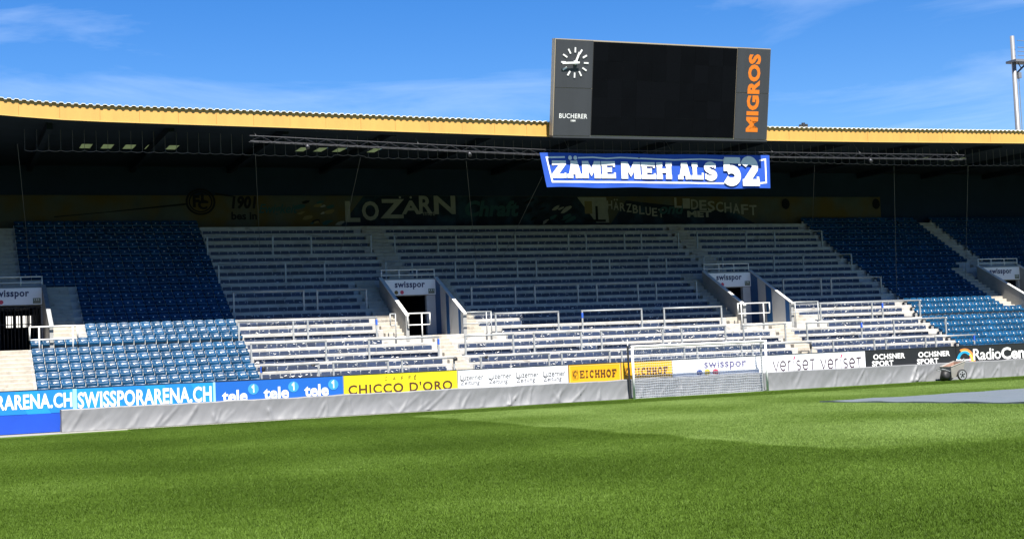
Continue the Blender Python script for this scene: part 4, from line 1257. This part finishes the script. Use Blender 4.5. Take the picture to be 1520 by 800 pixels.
for y in (ya_ - 0.06, yb_ + 0.06):
    wx, wz = 14.66, 0.31
    ty = MB(); nn = 24
    for q in range(nn):
        a0, a1 = 2 * math.pi * q / nn, 2 * math.pi * (q + 1) / nn
        pr = []
        for a in (a0, a1):
            for rr, dy in ((0.24, -0.05), (0.29, -0.045), (0.305, 0.0), (0.29, 0.045), (0.24, 0.05)):
                pr.append((wx + rr * math.cos(a), y + dy, wz + rr * math.sin(a)))
        ty.add(pr, [(k, k + 1, k + 6, k + 5) for k in range(4)])
    wh = cart.part("tyre", ty, "tyre", True)
    cart.part("wheel_disc", MB().tube((wx, y - 0.035, wz), (wx, y + 0.035, wz), 0.245, 24, "galv").tube((wx, y - 0.06, wz), (wx, y + 0.06, wz), 0.06, 12, "dark_steel"), parent=wh)
    sp_ = MB()
    for q in range(5):
        a = 2 * math.pi * q / 5 + 0.3
        sp_.tube((wx + 0.13 * math.cos(a), y - 0.04, wz + 0.13 * math.sin(a)), (wx + 0.13 * math.cos(a), y - 0.038, wz + 0.13 * math.sin(a)), 0.045, 8)
    cart.part("wheel_hole", sp_, "dark_steel", parent=wh)
cart.part("axle", MB().tube((14.66, ya_ - 0.05, 0.31), (14.66, yb_ + 0.05, 0.31), 0.03, 8), "dark_steel")
cart.part("leg", MB().box(14.08, 14.13, ya_ + 0.14, ya_ + 0.19, 0.0, 0.3).box(14.08, 14.13, yb_ - 0.19, yb_ - 0.14, 0.0, 0.3), "dark_steel")
cart.part("handle", MB().path([(14.06, ya_ + 0.1, 0.50), (13.72, ya_ + 0.1, 0.62), (13.62, ya_ + 0.2, 0.64), (13.62, yb_ - 0.2, 0.64), (13.72, yb_ - 0.1, 0.62), (14.06, yb_ - 0.1, 0.50)], 0.02, 6), "galv")
cart.o.location.y += 0.5 * DYF; cart.o.location.x -= 0.32
def lump(name, label, cat, c, size, material, seed, squash=None):
    bm = bmesh.new(); bmesh.ops.create_icosphere(bm, subdivisions=3, radius=1.0)
    r_ = random.Random(seed); ks = [(Vector((r_.gauss(0, 1), r_.gauss(0, 1), r_.gauss(0, 1))).normalized(), r_.uniform(-0.3, 0.3)) for _ in range(9)]
    for v_ in bm.verts:
        n_ = v_.co.normalized(); d = 1.0
        for a, b in ks: d += b * math.exp(-((n_ - a).length ** 2) * 3.5)
        v_.co = Vector((n_.x * size[0], n_.y * size[1], n_.z * size[2])) * d
    me = bpy.data.meshes.new(name); bm.to_mesh(me); bm.free(); me.materials.append(M[material])
    me.polygons.foreach_set("use_smooth", [True] * len(me.polygons))
    zmin = min(v_.co.z for v_ in me.vertices); me.transform(Matrix.Translation((0, 0, -zmin)))
    o = link(name, me); o.location = (c[0], c[1], c[2]); return tag(o, label, cat)
lump("rubbish_sack", "black sack slumped against the left end of the beige cart", "sack", (13.48, -1.25 + 0.5 * DYF, 0.02), (0.24, 0.26, 0.24), "black", 3)

# ================================================================== BUNDLES ON THE FRONT BARRIERS
YFB = YK(-1) + 0.02; ZTF = at_y(440, 541.0, YFB)[2]
for p_, ti, lab, sz, dz in ((391, 0, "dark bundle tied to the first front barrier beside the left seats", (0.16, 0.10, 0.20), -0.36),
                            (465, 0, "black cap hanging over the front barrier rail above the blue board", (0.17, 0.09, 0.10), -0.16),
                            (676, 0, "black bundle on the rail end beside the pale front stairs", (0.16, 0.10, 0.16), -0.22),
                            (722, 0, "small black bundle on the rail above the newspaper board", (0.13, 0.09, 0.11), -0.15),
                            (1203, 0, "long black bundle hung on the rail end above the white board", (0.11, 0.09, 0.30), -0.56)):
    xx_ = xline(p_, YFB, ZTF)
    lump("cloth_bundle", lab, "bundle", (xx_, YFB, ZTF + dz * 0.7), tuple(0.62 * q for q in sz), "black", int(p_))["group"] = "dark bundles on the front barriers"

# ================================================================== BIG SCREEN
TL_ = math.radians(10.6); BZ = 12.77
cT, sT = math.cos(TL_), math.sin(TL_)
def bfn(a, b, off): return (a, -b * sT - off * cT, BZ + b * cT - off * sT)
def bpx(x, y):
    d = _ray(x, y); nrm = np.array([0, -cT, -sT]); p0 = np.array([0, 0, BZ])
    p = CAM + d * (((p0 - CAM) @ nrm) / (d @ nrm)); return p[0], (p[2] - BZ) / cT
def slab_box(u0, u1, v0, v1, o0, o1, m=None):
    mb = MB()
    vs = [bfn(u, v_, o) for o in (o1, o0) for u, v_ in ((u0, v0), (u1, v0), (u1, v1), (u0, v1))]
    return mb.add(vs, [(0, 1, 2, 3), (5, 4, 7, 6), (3, 2, 6, 7), (1, 0, 4, 5), (0, 3, 7, 4), (2, 1, 5, 6)], m)
BU0, BU1, BV1 = -7.52, 4.52, bpx(984, 65)[1]
sL, sR = bpx(878.7, 130)[0], bpx(1092.2, 140)[0]
score = Thing("big_screen", "large dark video screen with clock and orange lettering above the roof edge", "screen", ((BU0 + BU1) / 2, 0.1, BZ))
score.part("housing", slab_box(BU0, BU1, 0, BV1, -0.40, -0.03), "board_edge")
score.part("display_frame", slab_box(sL + 0.01, sR - 0.01, 0.05, BV1 - 0.06, -0.029, -0.012), "black")
NU, NV = 10, 5
for i in range(NU):
    for j in range(NV):
        du, dv = (sR - sL - 0.06) / NU, (BV1 - 0.15) / NV
        score.part("display_module", slab_box(sL + 0.03 + i * du + 0.003, sL + 0.03 + (i + 1) * du - 0.003, 0.07 + j * dv + 0.003, 0.07 + (j + 1) * dv - 0.003, -0.011, random.uniform(-0.003, 0.003)), random.choice(("screen", "screen", "screen_b")))
v1 = bpx(850, 131)[1]; v2 = bpx(1116, 138.5)[1]
for a, b, c, d in ((BU0 + 0.03, sL - 0.01, 0.02, v1 - 0.012), (BU0 + 0.03, sL - 0.01, v1 + 0.012, BV1 - 0.04), (sR + 0.01, BU1 - 0.03, 0.02, v2 - 0.01), (sR + 0.01, BU1 - 0.03, v2 + 0.01, BV1 - 0.04)):
    score.part("side_panel", slab_box(a, b, c, d, -0.028, 0.012), "board_grey")
score.part("bottom_trim", slab_box(BU0, BU1, -0.09, -0.005, -0.40, 0.01), "board_grey")
sh = Sheet(lambda a, b, off: bfn(a, b, off + 0.012))
def bt(sh, txt, p0, q0, p1, q1, m, **kw):
    a, b = bpx(p0, q0); c, d = bpx(p1, q1); sh.text(txt, a, c, b, d, m, **kw)
bt(sh, "BUCHERER", 829.8, 175.6, 871.6, 169.6, "white_paint", bold=0.012, spacing=1.08)
bt(sh, "1888", 847, 180.8, 854, 178.2, "white_paint", bold=0.03)
score.part("lettering", sh)
sh = Sheet(lambda a, b, off: bfn(a, b, off + 0.012))
a, b = bpx(1105.8, 196.0); c, d = bpx(1129.2, 81.2)
sh.text("MIGROS", a + 0.02, c + 0.02, b, d, "orange", bold=0.05, spacing=1.06, rot90=True)
score.part("orange_lettering", sh)
cu, cvv = bpx(853, 93.4); R1 = bpx(873.2, 93.6)[0] - cu
R0 = R1 * 0.66
clock = score.part("clock_hub", slab_box(cu - 0.09, cu + 0.09, cvv - 0.09, cvv + 0.09, 0.013, 0.13), "white_paint")
def bar(ang, r0, r1, w, o0, o1):
    s_, c_ = math.sin(math.radians(ang)), math.cos(math.radians(ang))
    pts_ = [(cu + r * s_ + q * c_, cvv + r * c_ - q * s_) for r, q in ((r0, -w), (r0, w), (r1, w), (r1, -w))]
    vs = [bfn(u, v_, o1) for u, v_ in pts_] + [bfn(u, v_, o0) for u, v_ in pts_]
    return MB().add(vs, [(3, 2, 1, 0), (4, 5, 6, 7), (0, 1, 5, 4), (1, 2, 6, 5), (2, 3, 7, 6), (3, 0, 4, 7)])
for h in range(12): score.part("hour_mark", bar(30 * h, R0, R1, 0.038, 0.0125, 0.04), "white_paint", parent=clock)
score.part("hour_hand", bar(21.5, -0.10, R1 * 0.74, 0.050, 0.10, 0.125), "white_paint", parent=clock)
score.part("minute_hand", bar(266, -0.20, R1 * 0.98, 0.046, 0.128, 0.15), "white_paint", parent=clock)
for x in (-6.3, -1.5, 3.3):      # steel frames holding it to the roof
    score.part("bracket", MB().tube((x, 0.40, 13.2), (x, 3.0, 13.55), 0.07, 8).tube((x, -0.30, 16.6), (x, 3.2, 13.6), 0.06, 8), "dark_steel")

# ================================================================== BANNER
YB = 0.75
tl, tr, brc, bl = [at_y(*p_, YB) for p_ in ((801, 227), (1142, 231), (1144, 280), (812, 278))]
def bwave(X, Z): return 0.022 * math.sin(X * 1.9 + Z) + 0.014 * math.sin(X * 4.3 - Z * 2.0) * (12.3 - Z) / 2
def ban(a, b, off): return (a, YB + bwave(a, b) - off, b)
banner = Thing("hanging_banner", "long blue cloth banner with white slogan hanging below the big screen", "banner", ((bl[0] + brc[0]) / 2, YB, bl[2]))
bn = MB(); nu, nv = 90, 10; vs = []
for i in range(nu + 1):
    for j in range(nv + 1):
        u, v_ = i / nu, j / nv
        p_ = (tl * (1 - u) + tr * u) * (1 - v_) + (bl * (1 - u) + brc * u) * v_
        z = p_[2] + 0.02 * math.sin(u * 21) * (1 if v_ > 0.5 else 0.6) * abs(v_ - 0.5) * 2
        vs.append(ban(p_[0], z, 0))
bn.add(vs, [(i * (nv + 1) + j + 1, (i + 1) * (nv + 1) + j + 1, (i + 1) * (nv + 1) + j, i * (nv + 1) + j) for i in range(nu) for j in range(nv)])
banner.part("cloth", bn, "flag_blue", True)
def nb_(x, y): p_ = at_y(x, y, YB); return p_[0], p_[2]
sh = Sheet(lambda a, b, off: ban(a, b, off + 0.006))
def line(pts_, w, m):
    # densify so that the strip follows the cloth
    out = []
    for (a, b), (c, d) in zip(pts_[:-1], pts_[1:]):
        n_ = max(2, int(abs(c - a) / 0.15)); out += [(a + (c - a) * i / n_, b + (d - b) * i / n_) for i in range(n_)]
    out.append(pts_[-1])
    for v_, f_ in strokes_mesh([(out, w)]): sh.put(v_, f_, m)
line([nb_(838, 233.6), nb_(811, 234), nb_(820, 270), nb_(900, 270.3), nb_(1000, 271.5), nb_(1076, 272.4)], 0.085, "flag_white")
line([nb_(858, 234.4), nb_(880, 233.7), nb_(900, 235.6), nb_(920, 234.3), nb_(965, 236), nb_(1000, 237.8), nb_(1040, 236.5), nb_(1073, 238.2)], 0.07, "flag_white")
line([nb_(1127, 238.5), nb_(1136, 236.8), nb_(1137.4, 271.2), nb_(1127, 272.2)], 0.085, "flag_white")
banner.part("border_line", sh)
sh = Sheet(lambda a, b, off: ban(a, b, off + 0.02))
def word(txt, p0, p1, qt0, qb0):
    x0, zb_ = nb_(p0, qb0); x1, _ = nb_(p1, qb0); zt_ = nb_((p0 + p1) / 2, qt0)[1]; zb_ = nb_((p0 + p1) / 2, qb0)[1]
    sh.slab(txt, x0, x1, zb_, zt_, "flag_white", gap=0.03, t=0.34, sw=0.25)
word("ZAME", 819, 914, 239.2, 264.8)
word("MEH", 922, 997, 241, 266)
word("ALS", 1006, 1064, 242, 266.8)
word("5", 1073, 1100, 235.6, 273.2)
word("2", 1100.5, 1127, 235.6, 275.4)
for p_ in (845.2, 853.2):
    a, b = nb_(p_, 234.8); sh.new().disc(a, b, 0.105, 0.105, "flag_white", 16)
banner.part("slogan", sh)
cr = MB()
for p_ in np.linspace(806, 1140, 12):
    a, b = nb_(p_, 228 + (p_ - 801) * 0.012); cr.tube((a, YB, b), (a, 0.9, 12.02), 0.008, 4)
banner.part("tie_cord", cr, "cable")

# ================================================================== LIGHTING TRUSS
TP = [Vector((-22.0, 0.75, 12.36)), Vector((-14.5, 0.95, 12.16)), Vector((-7.6, 1.02, 11.98)), Vector((5.3, 1.02, 12.04)), Vector((17.9, 0.95, 12.05))]
trs = Thing("lighting_truss", "long silver lattice truss hung under the roof edge behind the banner", "truss", TP[2])
def tpt(s):
    L = 0
    for a, b in zip(TP[:-1], TP[1:]):
        l = (b - a).length
        if s <= L + l or b is TP[-1]: return a + (b - a) * min(1, (s - L) / l)
        L += l
TLEN = sum((b - a).length for a, b in zip(TP[:-1], TP[1:]))
OFF = [Vector((0, -0.14, 0)), Vector((0, 0.14, 0)), Vector((0, 0, 0.26))]
for o_ in OFF: trs.part("chord", MB().path([p_ + o_ for p_ in TP], 0.019, 6), "truss", True)
webs = MB(); nseg = int(TLEN / 0.5)
for q in range(nseg):
    a, b = tpt(q * TLEN / nseg), tpt((q + 1) * TLEN / nseg)
    for i in range(3):
        webs.tube((a if q % 2 else b) + OFF[i], (b if q % 2 else a) + OFF[(i + 1) % 3], 0.008, 4)
trs.part("lacing", webs, "truss")["kind"] = "stuff"
for s in (0.3, 8, 15.8, 21.5, 27.5, 33, 39.5):
    p_ = tpt(s) + OFF[2]
    trs.part("hanger_chain", MB().tube(p_, (p_.x, p_.y + 0.6, 12.93), 0.012, 5), "cable")
for s in (2.6, 10.5, 19.5, 33.5):
    p_ = tpt(s)
    lp = trs.part("spot_lamp", MB().tube((p_.x, p_.y - 0.05, p_.z - 0.03), (p_.x, p_.y - 0.22, p_.z - 0.20), 0.07, 10, None, 0.10), "truss", True)

# ================================================================== SAFETY NET ROPES
netT = Thing("safety_net_rigging", "scalloped rope line with thin stay cables under the dark roof", "rope", (-2, 3.5, 12.1))
xs_ = [xline(37, 3.5, 12.15)]
while xs_[-1] < 27: xs_.append(xs_[-1] + 0.505)
def ropez(x): return 12.14 + 0.07 * math.sin(x * 0.21 + 1.2) + (0.10 if -17.5 < x < -15.8 else 0)
rope = MB(); pts_ = []
for a, b in zip(xs_[:-1], xs_[1:]):
    for q in range(5):
        u = q / 5; pts_.append((a + (b - a) * u, 3.5, ropez(a + (b - a) * u) + 0.05 - 0.20 * u * (1 - u)))
rope.path(pts_, 0.013, 4); netT.part("scallop_rope", rope, "rope")
hang = MB().tube((0, 0, 0), (0, 0, 0.92), 0.011, 4); hme = hang.mesh("hanger", "rope")
for x in xs_[:-1]:
    o = link("hanger", hme, netT.o); o.location = Vector((x, 3.5, ropez(x) + 0.05)) - netT.base
def at_row(px_, py_):
    best = None
    for k in np.arange(0, TOP + 1, 0.25):
        p_ = at_y(px_, py_, YK(k)); e = abs(p_[2] - NK(k))
        if best is None or e < best[0]: best = (e, p_)
    return best[1]
for a, b, c, d in ((26, 214, 45, 405), (379, 228, 386, 374), (692, 239, 706, 385), (535, 234, 505, 374), (805, 262, 742, 390), (1209, 246, 1206, 345), (1327, 247, 1331, 438), (1437, 247, 1433, 412)):
    netT.part("stay_cable", MB().tube(at_y(a, b, 3.5), at_row(c, d), 0.010, 5), "cable")

# ================================================================== FLOODLIGHT MAST BEHIND THE STAND
YM = 45.0
pt_, pp_, pb_ = at_y(1501, 54, YM), at_y(1502, 90, YM), at_y(1511, 190, YM)
mxx = pb_[0]
mast = Thing("floodlight_mast", "grey floodlight mast with railed platform rising behind the roof at right", "mast", (mxx, YM, 0))
mast.part("pole", MB().tube((mxx, YM, -0.02), (mxx, YM, pt_[2]), 0.36, 16, None, 0.20), "mast", True)
zp = pp_[2]
mast.part("platform", MB().box(mxx - 0.35, mxx + 5.5, YM - 0.7, YM + 0.7, zp - 0.22, zp), "mast")
for q in (0.35, 0.75, 1.15, 1.8):
    mast.part("hand_rail", MB().tube((mxx, YM - 0.65, zp + q), (mxx + 5.5, YM - 0.65, zp + q), 0.03, 6), "mast")
for q in range(5): mast.part("rail_post", MB().tube((mxx + 0.9 + q * 1.1, YM - 0.65, zp), (mxx + 0.9 + q * 1.1, YM - 0.65, zp + 1.8), 0.03, 6), "mast")
mast.part("strut", MB().tube((mxx + 0.2, YM, zp - 1.3), (mxx + 1.6, YM, zp - 0.2), 0.09, 8).tube((mxx + 0.9, YM, zp - 0.75), (mxx + 0.5, YM, zp - 0.2), 0.05, 6), "dark_steel")
mast.part("cable_box", MB().box(mxx + 0.25, mxx + 0.6, YM - 0.3, YM + 0.2, zp - 1.75, zp - 1.2), "mast")
mast.part("cable_duct", MB().tube((mxx + 0.42, YM - 0.1, 0), (mxx + 0.42, YM - 0.1, zp - 1.7), 0.035, 6), "mast")
